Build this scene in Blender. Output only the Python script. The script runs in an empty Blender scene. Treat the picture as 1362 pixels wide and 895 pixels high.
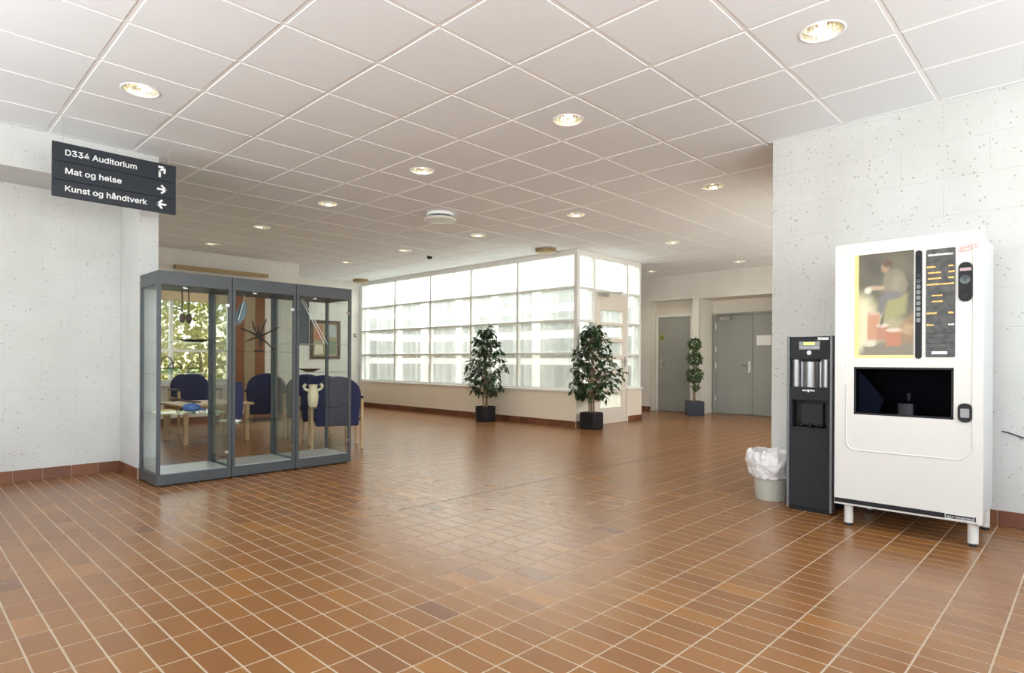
import bpy, math, random
from mathutils import Vector, Matrix
S = bpy.context.scene
C = S.collection
random.seed(7)
PI = math.pi

# ------------------------------------------------------------------ camera
YAW, ROLL, CAMZ, FPX = .7689, .0052, 1.0695, 806.59
fw = Vector((math.cos(YAW), math.sin(YAW), 0))
rt = Vector((math.sin(YAW), -math.cos(YAW), 0))
up = Vector((0, 0, 1))
r2 = rt * math.cos(ROLL) + up * math.sin(ROLL)
u2 = up * math.cos(ROLL) - rt * math.sin(ROLL)
cd = bpy.data.cameras.new('camera')
cam = bpy.data.objects.new('camera', cd)
C.objects.link(cam)
cam.matrix_world = Matrix(((r2.x, u2.x, -fw.x, 0), (r2.y, u2.y, -fw.y, 0), (r2.z, u2.z, -fw.z, CAMZ), (0, 0, 0, 1)))
cd.sensor_width = 36
cd.lens = FPX / 1362 * 36
cd.shift_y = 32.97 / 1362
cd.clip_start = .05
S.camera = cam

# ------------------------------------------------------------------ world, daylight, exposure
S.view_settings.view_transform = 'Standard'
S.view_settings.look = 'None'
S.view_settings.gamma = 1
S.view_settings.use_curve_mapping = False
S.view_settings.exposure = 0.2
S.cycles.max_bounces = 10
S.cycles.diffuse_bounces = 5
S.cycles.transparent_max_bounces = 40
S.cycles.caustics_reflective = False
S.cycles.caustics_refractive = False
S.cycles.sample_clamp_indirect = 6

w = bpy.data.worlds.new('sky')
S.world = w
w.use_nodes = True
nt = w.node_tree
bg = nt.nodes['Background']
sky = nt.nodes.new('ShaderNodeTexSky')
sky.sky_type = 'NISHITA'
sky.sun_disc = False
sky.sun_elevation = math.radians(48)
nt.links.new(sky.outputs['Color'], bg.inputs['Color'])
bg.inputs['Strength'].default_value = .25

def light(name, kind, loc, energy, color=(1, 1, 1), target=None, size=None, parent=None, spot=None, rad=None):
    d = bpy.data.lights.new(name, kind)
    d.energy = energy
    d.color = color
    if kind == 'AREA':
        d.shape = 'RECTANGLE'
        d.size, d.size_y = size
    if spot:
        d.spot_size, d.spot_blend = spot
    if rad is not None and kind != 'AREA':
        if kind == 'SUN':
            d.angle = rad
        else:
            d.shadow_soft_size = rad
    o = bpy.data.objects.new(name, d)
    C.objects.link(o)
    o.location = loc
    if target is not None:
        o.rotation_euler = Vector(target).to_track_quat('-Z', 'Y').to_euler()
    if parent:
        o.parent = parent
    return o

YR_ = 1.96
light('sun', 'SUN', (0, 20, 20), 10.0, (1, .95, .85), target=(-.75, -.1, -.8), rad=.01)
# daylight coming in through the windows behind the camera
light('daylight_entrance', 'AREA', (-2.3, 1.9, 1.75), 300, (.95, .98, 1), target=(1, 0, 1.1), size=(6.4, 1.9))
light('daylight_front', 'AREA', (1.5, -2.7, 1.75), 285, (.96, .985, 1), target=(0, 1, 1.1), size=(5.8, 1.9))
light('daylight_lounge', 'AREA', (3.3, 11.25, 1.5), 6, (1, .98, .9), target=(0, -1, 0), size=(1.9, 1.7))
# fill added for hall and passage, then daylight from the well's roof light
light('added_fill_hall', 'AREA', (8.6, YR_ - .28, 1.4), 85, (1, .97, .92), target=(0, 1, -.4), size=(4.6, 1.7))  # fill added to brighten the hall, behind an invented window
light('added_fill_passage', 'AREA', (11.0, 12.95, 1.65), 75, (1, .98, .94), target=(0, -1, 0), size=(1.7, 1.8))  # fill added to lighten the door wall from an invented passage window
light('daylight_well', 'AREA', (8.78, 9.3, 3.45), 225, (1, 1, .99), target=(0, 0, -1), size=(1.7, 6.2))

# ------------------------------------------------------------------ helpers
H = 2.9067                       # ceiling height
LOC = {}                         # world location of a root

class MB:
    def __init__(s):
        s.v = []; s.f = []; s.m = []
    def add(s, vs, fs, mi=0):
        n = len(s.v)
        s.v += [tuple(a) for a in vs]
        s.f += [tuple(i + n for i in f) for f in fs]
        s.m += [mi] * len(fs)
        return s
    def box(s, x0, x1, y0, y1, z0, z1, mi=0):
        return s.add([(x0, y0, z0), (x1, y0, z0), (x1, y1, z0), (x0, y1, z0), (x0, y0, z1), (x1, y0, z1), (x1, y1, z1), (x0, y1, z1)],
                     [(3, 2, 1, 0), (4, 5, 6, 7), (0, 1, 5, 4), (1, 2, 6, 5), (2, 3, 7, 6), (3, 0, 4, 7)], mi)
    def cyl(s, a, b, ra, rb=None, n=16, mi=0, caps=True):
        return s.tube([a, b], [ra, ra if rb is None else rb], n, mi, caps)
    def tube(s, pts, rads, n=10, mi=0, caps=True):
        pts = [Vector(p) for p in pts]
        if not isinstance(rads, (list, tuple)):
            rads = [rads] * len(pts)
        vs = []; fs = []
        ref = None
        for i, p in enumerate(pts):
            t = (pts[min(i + 1, len(pts) - 1)] - pts[max(i - 1, 0)]).normalized()
            if ref is None:
                ref = t.orthogonal().normalized()
            else:
                ref = (ref - t * ref.dot(t))
                ref = ref.normalized() if ref.length > 1e-6 else t.orthogonal().normalized()
            q = t.cross(ref)
            for k in range(n):
                a = 2 * PI * k / n
                vs.append(p + (ref * math.cos(a) + q * math.sin(a)) * rads[i])
        for i in range(len(pts) - 1):
            for k in range(n):
                k2 = (k + 1) % n
                fs.append((i * n + k, i * n + k2, (i + 1) * n + k2, (i + 1) * n + k))
        if caps:
            fs.append(tuple(range(n - 1, -1, -1)))
            fs.append(tuple((len(pts) - 1) * n + k for k in range(n)))
        return s.add(vs, fs, mi)
    def lathe(s, prof, c=(0, 0, 0), n=24, mi=0, close=False, wob=None):
        vs = []; fs = []
        for j, (r, z) in enumerate(prof):
            for k in range(n):
                a = 2 * PI * k / n
                rr = r if wob is None else r * wob(j, k, n)
                vs.append((c[0] + rr * math.cos(a), c[1] + rr * math.sin(a), c[2] + z))
        m = len(prof)
        for j in range(m - 1 + (1 if close else 0)):
            j2 = (j + 1) % m
            for k in range(n):
                k2 = (k + 1) % n
                fs.append((j * n + k, j * n + k2, j2 * n + k2, j2 * n + k))
        if not close:
            if prof[0][0] > 1e-5: fs.append(tuple(range(n - 1, -1, -1)))
            if prof[-1][0] > 1e-5: fs.append(tuple((m - 1) * n + k for k in range(n)))
        return s.add(vs, fs, mi)
    def prism(s, pts, ext, mi=0):
        # polygon of 3-D points extruded along the vector ext
        n = len(pts); e = Vector(ext)
        vs = [Vector(p) for p in pts] + [Vector(p) + e for p in pts]
        fs = [tuple(range(n - 1, -1, -1)), tuple(range(n, 2 * n))] + [(i, (i + 1) % n, n + (i + 1) % n, n + i) for i in range(n)]
        return s.add(vs, fs, mi)
    def ball(s, c, r, n=12, m=8, sc=(1, 1, 1), mi=0):
        vs = []; fs = []
        for j in range(m + 1):
            th = PI * j / m
            for k in range(n):
                a = 2 * PI * k / n
                vs.append((c[0] + r * sc[0] * math.sin(th) * math.cos(a), c[1] + r * sc[1] * math.sin(th) * math.sin(a), c[2] + r * sc[2] * math.cos(th)))
        for j in range(m):
            for k in range(n):
                k2 = (k + 1) % n
                fs.append((j * n + k, (j + 1) * n + k, (j + 1) * n + k2, j * n + k2))
        return s.add(vs, fs, mi)
    def mesh(s, name, mats, off=(0, 0, 0), smooth=False):
        me = bpy.data.meshes.new(name)
        o = Vector(off)
        me.from_pydata([tuple(Vector(v) - o) for v in s.v] if o.length else s.v, [], s.f)
        for m in (mats if isinstance(mats, (list, tuple)) else [mats]):
            me.materials.append(m)
        me.polygons.foreach_set('material_index', s.m)
        if smooth:
            me.polygons.foreach_set('use_smooth', [True] * len(s.f))
        me.update()
        return me
    def build(s, name, mats, parent=None, smooth=False, bevel=0, seg=2, local=False):
        off = (0, 0, 0)
        if parent is not None and not local:
            off = LOC.get(parent.name, (0, 0, 0))
        me = s.mesh(name, mats, off, smooth)
        o = bpy.data.objects.new(name, me)
        C.objects.link(o)
        if parent is not None:
            o.parent = parent
            LOC[o.name] = LOC.get(parent.name, (0, 0, 0))
        if smooth:
            a = o.modifiers.new('edge_split', 'EDGE_SPLIT')
            a.split_angle = math.radians(40)
        if bevel:
            b = o.modifiers.new('bevel', 'BEVEL')
            b.width = bevel; b.segments = seg; b.limit_method = 'ANGLE'
        return o

def box(name, mat, b, parent=None, bevel=0, **k):
    return MB().box(*b).build(name, mat, parent, bevel=bevel, **k)

def tag(o, label=None, cat=None, group=None, kind=None):
    if label: o['label'] = label
    if cat: o['category'] = cat
    if group: o['group'] = group
    if kind: o['kind'] = kind
    return o

def thing(name, label, cat, loc=(0, 0, 0), rz=0, group=None):
    o = bpy.data.objects.new(name, None)
    C.objects.link(o)
    o.empty_display_size = .1
    o.location = loc
    o.rotation_euler = (0, 0, rz)
    LOC[o.name] = tuple(loc)
    return tag(o, label, cat, group)

def struct(o):
    o['kind'] = 'structure'
    return o

FONT = None
try:                                  # the sans-serif typeface that ships inside Blender itself
    import os
    FONT = bpy.data.fonts.load(os.path.join(bpy.utils.system_resource('DATAFILES'), 'fonts', 'Inter.woff2'))
except Exception:
    FONT = None

def textmesh(txt, size, mat, name='lettering', ext=.001, bold=0, align='LEFT'):
    cu = bpy.data.curves.new(name, 'FONT')
    cu.body = txt; cu.size = size; cu.extrude = ext; cu.offset = bold; cu.align_x = align
    cu.resolution_u = 3
    if FONT: cu.font = FONT
    t = bpy.data.objects.new('tmp_text', cu)
    C.objects.link(t)
    dg = bpy.context.evaluated_depsgraph_get()
    me = bpy.data.meshes.new_from_object(t.evaluated_get(dg))
    bpy.data.objects.remove(t)
    me.materials.clear()
    me.materials.append(mat)
    return me

def place_text(me, name, parent, origin, right, upv, width=None):
    o = bpy.data.objects.new(name, me)
    C.objects.link(o)
    r = Vector(right).normalized(); u = Vector(upv).normalized(); n = r.cross(u)
    if width:
        xs = [v.co.x for v in me.vertices]
        r = r * (width / (max(xs) - min(xs)))
    p = Vector(origin) - Vector(LOC.get(parent.name, (0, 0, 0)))
    me.transform(Matrix(((r.x, u.x, n.x, p.x), (r.y, u.y, n.y, p.y), (r.z, u.z, n.z, p.z), (0, 0, 0, 1))))
    o.parent = parent
    LOC[o.name] = LOC.get(parent.name, (0, 0, 0))
    return o

# ------------------------------------------------------------------ materials
def mat(name, col, rough=.5, metal=0, emit=None, es=1, spec=.5, noise=None, bump=None, coat=0):
    m = bpy.data.materials.new(name)
    m.use_nodes = True
    n = m.node_tree.nodes; L = m.node_tree.links
    p = n['Principled BSDF']
    p.inputs['Base Color'].default_value = (*col, 1)
    p.inputs['Roughness'].default_value = rough
    p.inputs['Metallic'].default_value = metal
    p.inputs['Specular IOR Level'].default_value = spec
    p.inputs['Coat Weight'].default_value = coat
    if emit:
        p.inputs['Emission Color'].default_value = (*emit, 1)
        p.inputs['Emission Strength'].default_value = es
    g = None
    if noise or bump:
        g = n.new('ShaderNodeNewGeometry')
    if noise:
        sc, col2, lo, hi = noise
        t = n.new('ShaderNodeTexNoise'); t.inputs['Scale'].default_value = sc; t.inputs['Detail'].default_value = 4
        L.new(g.outputs['Position'], t.inputs['Vector'])
        r = n.new('ShaderNodeValToRGB')
        r.color_ramp.elements[0].position = lo; r.color_ramp.elements[0].color = (*col, 1)
        r.color_ramp.elements[1].position = hi; r.color_ramp.elements[1].color = (*col2, 1)
        L.new(t.outputs['Fac'], r.inputs['Fac'])
        L.new(r.outputs['Color'], p.inputs['Base Color'])
    if bump:
        sc, st = bump
        t = n.new('ShaderNodeTexNoise'); t.inputs['Scale'].default_value = sc; t.inputs['Detail'].default_value = 3
        L.new(g.outputs['Position'], t.inputs['Vector'])
        b = n.new('ShaderNodeBump'); b.inputs['Strength'].default_value = st; b.inputs['Distance'].default_value = .01
        L.new(t.outputs['Fac'], b.inputs['Height'])
        L.new(b.outputs['Normal'], p.inputs['Normal'])
    return m

def glass(name, tint=(1, 1, 1), ior=1.5, boost=1.0):
    # clear thin pane: straight-through light plus a Fresnel mirror reflection
    m = bpy.data.materials.new(name); m.use_nodes = True
    n = m.node_tree.nodes; L = m.node_tree.links
    n.clear()
    out = n.new('ShaderNodeOutputMaterial'); mx = n.new('ShaderNodeMixShader')
    tr = n.new('ShaderNodeBsdfTransparent'); tr.inputs['Color'].default_value = (*tint, 1)
    gl = n.new('ShaderNodeBsdfGlossy'); gl.inputs['Roughness'].default_value = .02
    fr = n.new('ShaderNodeLayerWeight'); fr.inputs['Blend'].default_value = .12
    mu = n.new('ShaderNodeMath'); mu.operation = 'MULTIPLY'; mu.inputs[1].default_value = boost
    mi_ = n.new('ShaderNodeMath'); mi_.operation = 'MINIMUM'; mi_.inputs[1].default_value = .22 * boost
    L.new(fr.outputs['Fresnel'], mu.inputs[0]); L.new(mu.outputs[0], mi_.inputs[0]); L.new(mi_.outputs[0], mx.inputs['Fac'])
    L.new(tr.outputs[0], mx.inputs[1]); L.new(gl.outputs[0], mx.inputs[2]); L.new(mx.outputs[0], out.inputs['Surface'])
    return m

def frosted(name, clear=.78, tint=(.95, .985, .97)):
    m = bpy.data.materials.new(name); m.use_nodes = True
    n = m.node_tree.nodes; L = m.node_tree.links
    n.clear()
    out = n.new('ShaderNodeOutputMaterial'); m1 = n.new('ShaderNodeMixShader'); m2 = n.new('ShaderNodeMixShader')
    tr = n.new('ShaderNodeBsdfTransparent'); tr.inputs['Color'].default_value = (*tint, 1)
    tl = n.new('ShaderNodeBsdfTranslucent'); tl.inputs['Color'].default_value = (*tint, 1)
    gl = n.new('ShaderNodeBsdfGlossy'); gl.inputs['Roughness'].default_value = .25
    g = n.new('ShaderNodeNewGeometry'); mp = n.new('ShaderNodeMapping'); mp.inputs['Scale'].default_value = (9, 9, .25)
    t = n.new('ShaderNodeTexNoise'); t.inputs['Scale'].default_value = 1.0; t.inputs['Detail'].default_value = 2
    mr = n.new('ShaderNodeMapRange'); mr.inputs['From Min'].default_value = .3; mr.inputs['From Max'].default_value = .7
    mr.inputs['To Min'].default_value = 1 - clear - .08; mr.inputs['To Max'].default_value = 1 - clear + .08
    L.new(g.outputs['Position'], mp.inputs['Vector']); L.new(mp.outputs[0], t.inputs['Vector']); L.new(t.outputs['Fac'], mr.inputs['Value'])
    L.new(mr.outputs[0], m1.inputs['Fac']); L.new(tr.outputs[0], m1.inputs[1]); L.new(tl.outputs[0], m1.inputs[2])
    m2.inputs['Fac'].default_value = .05
    L.new(m1.outputs[0], m2.inputs[1]); L.new(gl.outputs[0], m2.inputs[2]); L.new(m2.outputs[0], out.inputs['Surface'])
    return m

def wall_mat(name, col, pit=.35):
    # painted lightweight concrete: uneven paint and small open pits
    m = bpy.data.materials.new(name); m.use_nodes = True
    n = m.node_tree.nodes; L = m.node_tree.links
    p = n['Principled BSDF']; p.inputs['Roughness'].default_value = .75; p.inputs['Specular IOR Level'].default_value = .25
    g = n.new('ShaderNodeNewGeometry')
    a = n.new('ShaderNodeTexNoise'); a.inputs['Scale'].default_value = 2.2; a.inputs['Detail'].default_value = 5
    v = n.new('ShaderNodeTexVoronoi'); v.inputs['Scale'].default_value = 36; v.inputs['Randomness'].default_value = 1
    k = n.new('ShaderNodeTexNoise'); k.inputs['Scale'].default_value = 42; k.inputs['Detail'].default_value = 2
    L.new(g.outputs['Position'], a.inputs['Vector']); L.new(g.outputs['Position'], v.inputs['Vector']); L.new(g.outputs['Position'], k.inputs['Vector'])
    # pits: small distance to a cell point, only in some cells
    sep = n.new('ShaderNodeSeparateColor'); L.new(v.outputs['Color'], sep.inputs[0])
    sz = n.new('ShaderNodeMapRange'); sz.inputs['From Min'].default_value = pit; sz.inputs['From Max'].default_value = 1
    sz.inputs['To Min'].default_value = 0; sz.inputs['To Max'].default_value = .25
    L.new(sep.outputs[0], sz.inputs['Value'])
    ad = n.new('ShaderNodeMath'); ad.operation = 'MULTIPLY_ADD'; ad.inputs[1].default_value = .5
    L.new(k.outputs['Fac'], ad.inputs[0]); L.new(v.outputs['Distance'], ad.inputs[2])
    sb = n.new('ShaderNodeMath'); sb.operation = 'SUBTRACT'
    L.new(ad.outputs[0], sb.inputs[0]); L.new(sz.outputs[0], sb.inputs[1])
    st = n.new('ShaderNodeMapRange'); st.inputs['From Min'].default_value = .2; st.inputs['From Max'].default_value = .27
    L.new(sb.outputs[0], st.inputs['Value'])
    cr = n.new('ShaderNodeMix'); cr.data_type = 'RGBA'
    c2 = n.new('ShaderNodeValToRGB')
    c2.color_ramp.elements[0].position = .3; c2.color_ramp.elements[0].color = (col[0] * .90, col[1] * .90, col[2] * .89, 1)
    c2.color_ramp.elements[1].position = .7; c2.color_ramp.elements[1].color = (*col, 1)
    L.new(a.outputs['Fac'], c2.inputs['Fac'])
    cr.inputs[6].default_value = (.42, .41, .39, 1)
    L.new(st.outputs[0], cr.inputs[0]); L.new(c2.outputs[0], cr.inputs[7]); L.new(cr.outputs[2], p.inputs['Base Color'])
    hm = n.new('ShaderNodeMath'); hm.operation = 'MULTIPLY_ADD'; hm.inputs[1].default_value = .25
    L.new(k.outputs['Fac'], hm.inputs[0]); L.new(st.outputs[0], hm.inputs[2])
    b = n.new('ShaderNodeBump'); b.inputs['Strength'].default_value = .35; b.inputs['Distance'].default_value = .006
    L.new(hm.outputs[0], b.inputs['Height']); L.new(b.outputs[0], p.inputs['Normal'])
    return m

def tile_mat(name, stops, rough, plain=False):
    # every tile its own tone (random per object and per island)
    m = bpy.data.materials.new(name); m.use_nodes = True
    n = m.node_tree.nodes; L = m.node_tree.links
    p = n['Principled BSDF']
    g = n.new('ShaderNodeNewGeometry'); oi = n.new('ShaderNodeObjectInfo')
    ad = n.new('ShaderNodeMath'); ad.operation = 'ADD'; fr = n.new('ShaderNodeMath'); fr.operation = 'FRACT'
    L.new(g.outputs['Random Per Island'], ad.inputs[0]); L.new(oi.outputs['Random'], ad.inputs[1]); L.new(ad.outputs[0], fr.inputs[0])
    r = n.new('ShaderNodeValToRGB')
    while len(r.color_ramp.elements) < len(stops): r.color_ramp.elements.new(.5)
    for e, (q, c) in zip(r.color_ramp.elements, stops):
        e.position = q; e.color = (*c, 1)
    L.new(fr.outputs[0], r.inputs['Fac'])
    t = n.new('ShaderNodeTexNoise'); t.inputs['Scale'].default_value = 7; t.inputs['Detail'].default_value = 1
    L.new(g.outputs['Position'], t.inputs['Vector'])
    mr = n.new('ShaderNodeMapRange'); mr.inputs['To Min'].default_value = .9; mr.inputs['To Max'].default_value = 1.1
    if plain:
        L.new(r.outputs[0], p.inputs['Base Color']); p.inputs['Roughness'].default_value = rough; p.inputs['Specular IOR Level'].default_value = .8
        return m
    L.new(t.outputs['Fac'], mr.inputs['Value'])
    mx = n.new('ShaderNodeMix'); mx.data_type = 'RGBA'; mx.blend_type = 'MULTIPLY'; mx.inputs[0].default_value = 1
    L.new(r.outputs[0], mx.inputs[6]); L.new(mr.outputs[0], mx.inputs[7]); L.new(mx.outputs[2], p.inputs['Base Color'])
    m2 = n.new('ShaderNodeMapRange'); m2.inputs['To Min'].default_value = rough - .02; m2.inputs['To Max'].default_value = rough + .03
    L.new(t.outputs['Fac'], m2.inputs['Value']); L.new(m2.outputs[0], p.inputs['Roughness'])
    return m

M = dict(
    wall=wall_mat('painted_concrete', (.645, .65, .635)),
    wallfar=wall_mat('painted_concrete_warm', (.80, .775, .72)),
    joint=mat('wall_joint', (.625, .63, .615), .85, noise=(30, (.59, .595, .58), .4, .7)),
    plaster=mat('plain_plaster', (.78, .74, .66), .6, bump=(60, .05)),
    ceil=mat('ceiling_tile', (.835, .87, .90), .85, noise=(1.2, (.855, .89, .92), .3, .7), bump=(220, .12)),
    rail=mat('ceiling_rail', (.93, .93, .92), .35, noise=(5, (.9, .9, .9), .3, .7)),
    tile=tile_mat('clay_floor_tile', [(0, (.222, .093, .030)), (.4, (.240, .103, .031)), (.85, (.258, .112, .032)), (.96, (.30, .132, .034)), (1, (.175, .074, .035))], .27, True),
    grout=mat('tile_grout', (.48, .38, .27), .7, noise=(40, (.43, .335, .235), .3, .7)),
    skirt=tile_mat('skirting_tile', [(0, (.14, .05, .024)), (.5, (.18, .062, .03)), (1, (.22, .082, .036))], .4),
    white=mat('white_paint', (.85, .85, .83), .4, noise=(3, (.82, .82, .8), .3, .7)),
    frame=mat('white_window_frame', (.86, .86, .82), .35, noise=(4, (.83, .83, .79), .3, .7)),
    doorpaint=mat('cream_door_paint', (.80, .73, .64), .4, noise=(3, (.78, .71, .62), .3, .7)),
    parapet=mat('cream_parapet', (.88, .79, .65), .5, noise=(2, (.85, .76, .62), .3, .7)),
    greydoor=mat('grey_door_paint', (.31, .325, .30), .42, noise=(2.5, (.335, .35, .325), .3, .7)),
    steel=mat('brushed_steel', (.62, .62, .6), .3, 1, noise=(30, (.55, .55, .54), .3, .7)),
    chrome=mat('chrome', (.8, .8, .8), .12, 1, noise=(30, (.75, .75, .75), .3, .7)),
    slate=mat('slate_grey_metal', (.062, .070, .077), .42, .1, noise=(20, (.07, .078, .085), .3, .7)),
    casefloor=mat('case_floor', (.5, .5, .5), .3, noise=(6, (.45, .45, .46), .3, .7)),
    black=mat('black_plastic', (.010, .010, .011), .5, spec=.25, noise=(20, (.018, .018, .02), .3, .7)),
    blackgloss=mat('black_gloss', (.006, .006, .008), .08, noise=(10, (.009, .009, .011), .3, .7)),
    char=mat('charcoal_plastic', (.021, .022, .026), .6, spec=.22, noise=(60, (.028, .029, .033), .3, .7)),
    silver=mat('silver_plastic', (.27, .27, .28), .32, .9, noise=(20, (.30, .30, .31), .3, .7)),
    trim=mat('grey_trim', (.16, .165, .18), .4, .4, noise=(20, (.18, .185, .2), .3, .7)),
    vend=mat('white_enamel', (.66, .65, .62), .28, noise=(2, (.64, .63, .60), .3, .7)),
    vendside=mat('white_enamel_side', (.64, .65, .67), .3, noise=(2, (.62, .63, .65), .3, .7)),
    sign=mat('anthracite_sign', (.020, .025, .033), .55, spec=.3, noise=(30, (.024, .029, .038), .3, .7)),
    letter=mat('white_lettering', (.86, .87, .88), .5, noise=(30, (.82, .83, .84), .3, .7)),
    glass=glass('clear_glass', (.97, .985, .98)),
    shelf=glass('shelf_glass', (.9, .96, .94), boost=1.6),
    frost=frosted('frosted_glass'),
    wellpane=mat('well_panel', (.13, .145, .135), .35, noise=(1.5, (.10, .112, .104), .3, .7)),
    blue=mat('blue_upholstery', (.022, .024, .075), .9, noise=(60, (.03, .033, .095), .35, .65), bump=(250, .2)),
    birch=mat('birch_wood', (.62, .44, .25), .45, noise=(9, (.52, .36, .2), .3, .7)),
    darkwood=mat('dark_wood', (.06, .033, .018), .5, noise=(16, (.1, .055, .03), .3, .7)),
    bark=mat('ficus_bark', (.32, .22, .13), .8, noise=(30, (.2, .13, .08), .3, .7), bump=(60, .4)),
    soil=mat('potting_soil', (.045, .03, .02), .95, noise=(60, (.08, .055, .04), .3, .7), bump=(90, .6)),
    leaf=tile_mat('ficus_leaf', [(0, (.010, .026, .011)), (.5, (.02, .05, .017)), (.85, (.038, .085, .026)), (1, (.085, .145, .04))], .35),
    leaf2=tile_mat('topiary_leaf', [(0, (.02, .055, .012)), (.5, (.04, .10, .022)), (1, (.09, .17, .04))], .5),
    bush=tile_mat('bush_leaf', [(0, (.5, .48, .14)), (.5, (.66, .62, .24)), (1, (.78, .72, .36))], .6),
    bluepot=mat('blue_black_pot', (.018, .024, .042), .35, noise=(20, (.024, .03, .05), .3, .7)),
    brass=mat('bronze_fitting', (.34, .25, .13), .4, .5, noise=(20, (.28, .2, .1), .3, .7)),
    reflector=mat('champagne_reflector', (.86, .82, .7), .25, .8, noise=(25, (.72, .68, .54), .35, .65)),
    bulb=mat('lamp_bulb', (1, .95, .85), .4, emit=(1, .9, .72), es=6, noise=(9, (1, .9, .8), .3, .7)),
    bin=mat('grey_green_plastic', (.52, .53, .46), .45, noise=(12, (.48, .49, .42), .3, .7)),
    cord=mat('black_rubber', (.015, .015, .015), .6, noise=(20, (.02, .02, .02), .3, .7)),
    curtain=mat('orange_curtain', (.58, .32, .18), .85, noise=(40, (.5, .27, .15), .3, .7)),
    curtainw=mat('cream_curtain', (.72, .62, .48), .85, noise=(40, (.66, .56, .42), .3, .7)),
    blind=mat('beige_blind', (.62, .50, .33), .8, noise=(20, (.57, .45, .29), .3, .7)),
    cream=mat('cream_ceramic', (.74, .66, .47), .4, noise=(14, (.66, .56, .36), .3, .7)),
    cloth=mat('blue_cloth', (.05, .10, .28), .8, noise=(30, (.08, .15, .36), .3, .7)),
    yellow=mat('yellow_card', (.75, .62, .24), .7, noise=(20, (.68, .55, .2), .3, .7)),
    grass=mat('lawn', (.2, .26, .06), .9, noise=(4, (.3, .34, .1), .3, .7)),
)
def bag_mat():
    m = bpy.data.materials.new('translucent_bag'); m.use_nodes = True
    n = m.node_tree.nodes; L = m.node_tree.links
    p = n['Principled BSDF']; p.inputs['Base Color'].default_value = (.86, .85, .86, 1); p.inputs['Roughness'].default_value = .3
    p.inputs['Subsurface Weight'].default_value = 0
    g = n.new('ShaderNodeNewGeometry'); t = n.new('ShaderNodeTexNoise'); t.inputs['Scale'].default_value = 26; t.inputs['Detail'].default_value = 4; t.inputs['Distortion'].default_value = 1.2
    L.new(g.outputs['Position'], t.inputs['Vector'])
    b = n.new('ShaderNodeBump'); b.inputs['Strength'].default_value = .5; b.inputs['Distance'].default_value = .012
    L.new(t.outputs['Fac'], b.inputs['Height']); L.new(b.outputs[0], p.inputs['Normal'])
    tr = n.new('ShaderNodeBsdfTransparent'); mx = n.new('ShaderNodeMixShader'); mx.inputs['Fac'].default_value = .82
    L.new(tr.outputs[0], mx.inputs[1]); L.new(p.outputs[0], mx.inputs[2]); L.new(mx.outputs[0], n['Material Output'].inputs['Surface'])
    return m
M['bag'] = bag_mat()
_flat = {}
def flat(col, es=0, rough=.5):
    k = (tuple(round(c, 3) for c in col), es)
    if k not in _flat:
        bc = tuple(c * .35 for c in col) if es else col
        _flat[k] = mat('print_%02d' % len(_flat), bc, rough, emit=col if es else None, es=es, noise=(18, tuple(min(1, c * 1.12) for c in bc), .3, .7))
    return _flat[k]

def proj(x, y, z):
    q = Vector((x, y, z - CAMZ)); d = q.dot(fw)
    if d < .1: return None
    return 681 + FPX * q.dot(r2) / d, 480.47 - FPX * q.dot(u2) / d, d

# ------------------------------------------------------------------ plan of the building (metres, camera above the origin)
XR = 5.14          # right wall with the vending machine, faces -X
YR = 1.96          # its corner
XP0, XP1, YP, YL = 1.57, 1.725, 6.15, 6.75   # left pillar / beam front / recessed wall
XG, YG, XG2, YG2 = 7.786, 6.086, 9.75, 12.55  # glazed well
XD = 11.62         # wall with the grey doors
YW, XW = 11.0, 5.5  # lounge window wall and its end
YB = 12.6          # far wall with picture
X0, Y0 = -2.2, -2.6  # behind the camera
XE = 12.4

RECTS = [(X0, XR, Y0, YR), (X0, XE, YR, YG), (X0, XP0, YG, YP), (XP0, XG, YG, YB), (XG2, XE, YG, YB)]
FRECTS = [(X0, XR, Y0, YR), (X0, XE, YR, YG), (X0, XP0, YG, YL), (XP0, XG, YG, YB), (XG2, XE, YG, YB)]

def cells(rects, ox, oy, px, py, gap):
    out = []
    i0, i1 = int((X0 - ox) / px) - 2, int((XE - ox) / px) + 2
    j0, j1 = int((Y0 - oy) / py) - 2, int((YB - oy) / py) + 2
    for i in range(i0, i1):
        for j in range(j0, j1):
            a0, a1, b0, b1 = ox + i * px + gap / 2, ox + (i + 1) * px - gap / 2, oy + j * py + gap / 2, oy + (j + 1) * py - gap / 2
            ps = []; ar = 0
            for r in rects:
                c = (max(a0, r[0]), min(a1, r[1]), max(b0, r[2]), min(b1, r[3]))
                if c[1] - c[0] > .012 and c[3] - c[2] > .012:
                    ps.append(c); ar += (c[1] - c[0]) * (c[3] - c[2])
            if not ps: continue
            if ar > (a1 - a0) * (b1 - b0) * .97: out.append((a0, a1, b0, b1))
            else: out += ps
    return out

def screen_area(c, z):
    ps = [proj(x, y, z) for x, y in ((c[0], c[2]), (c[1], c[2]), (c[1], c[3]), (c[0], c[3]))]
    if any(p is None for p in ps): return 0
    mx = sum(p[0] for p in ps) / 4; my = sum(p[1] for p in ps) / 4
    if not (-10 < mx < 1372 and -10 < my < 905): return 0
    return abs(sum(ps[k][0] * ps[(k + 1) % 4][1] - ps[(k + 1) % 4][0] * ps[k][1] for k in range(4))) / 2

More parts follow.
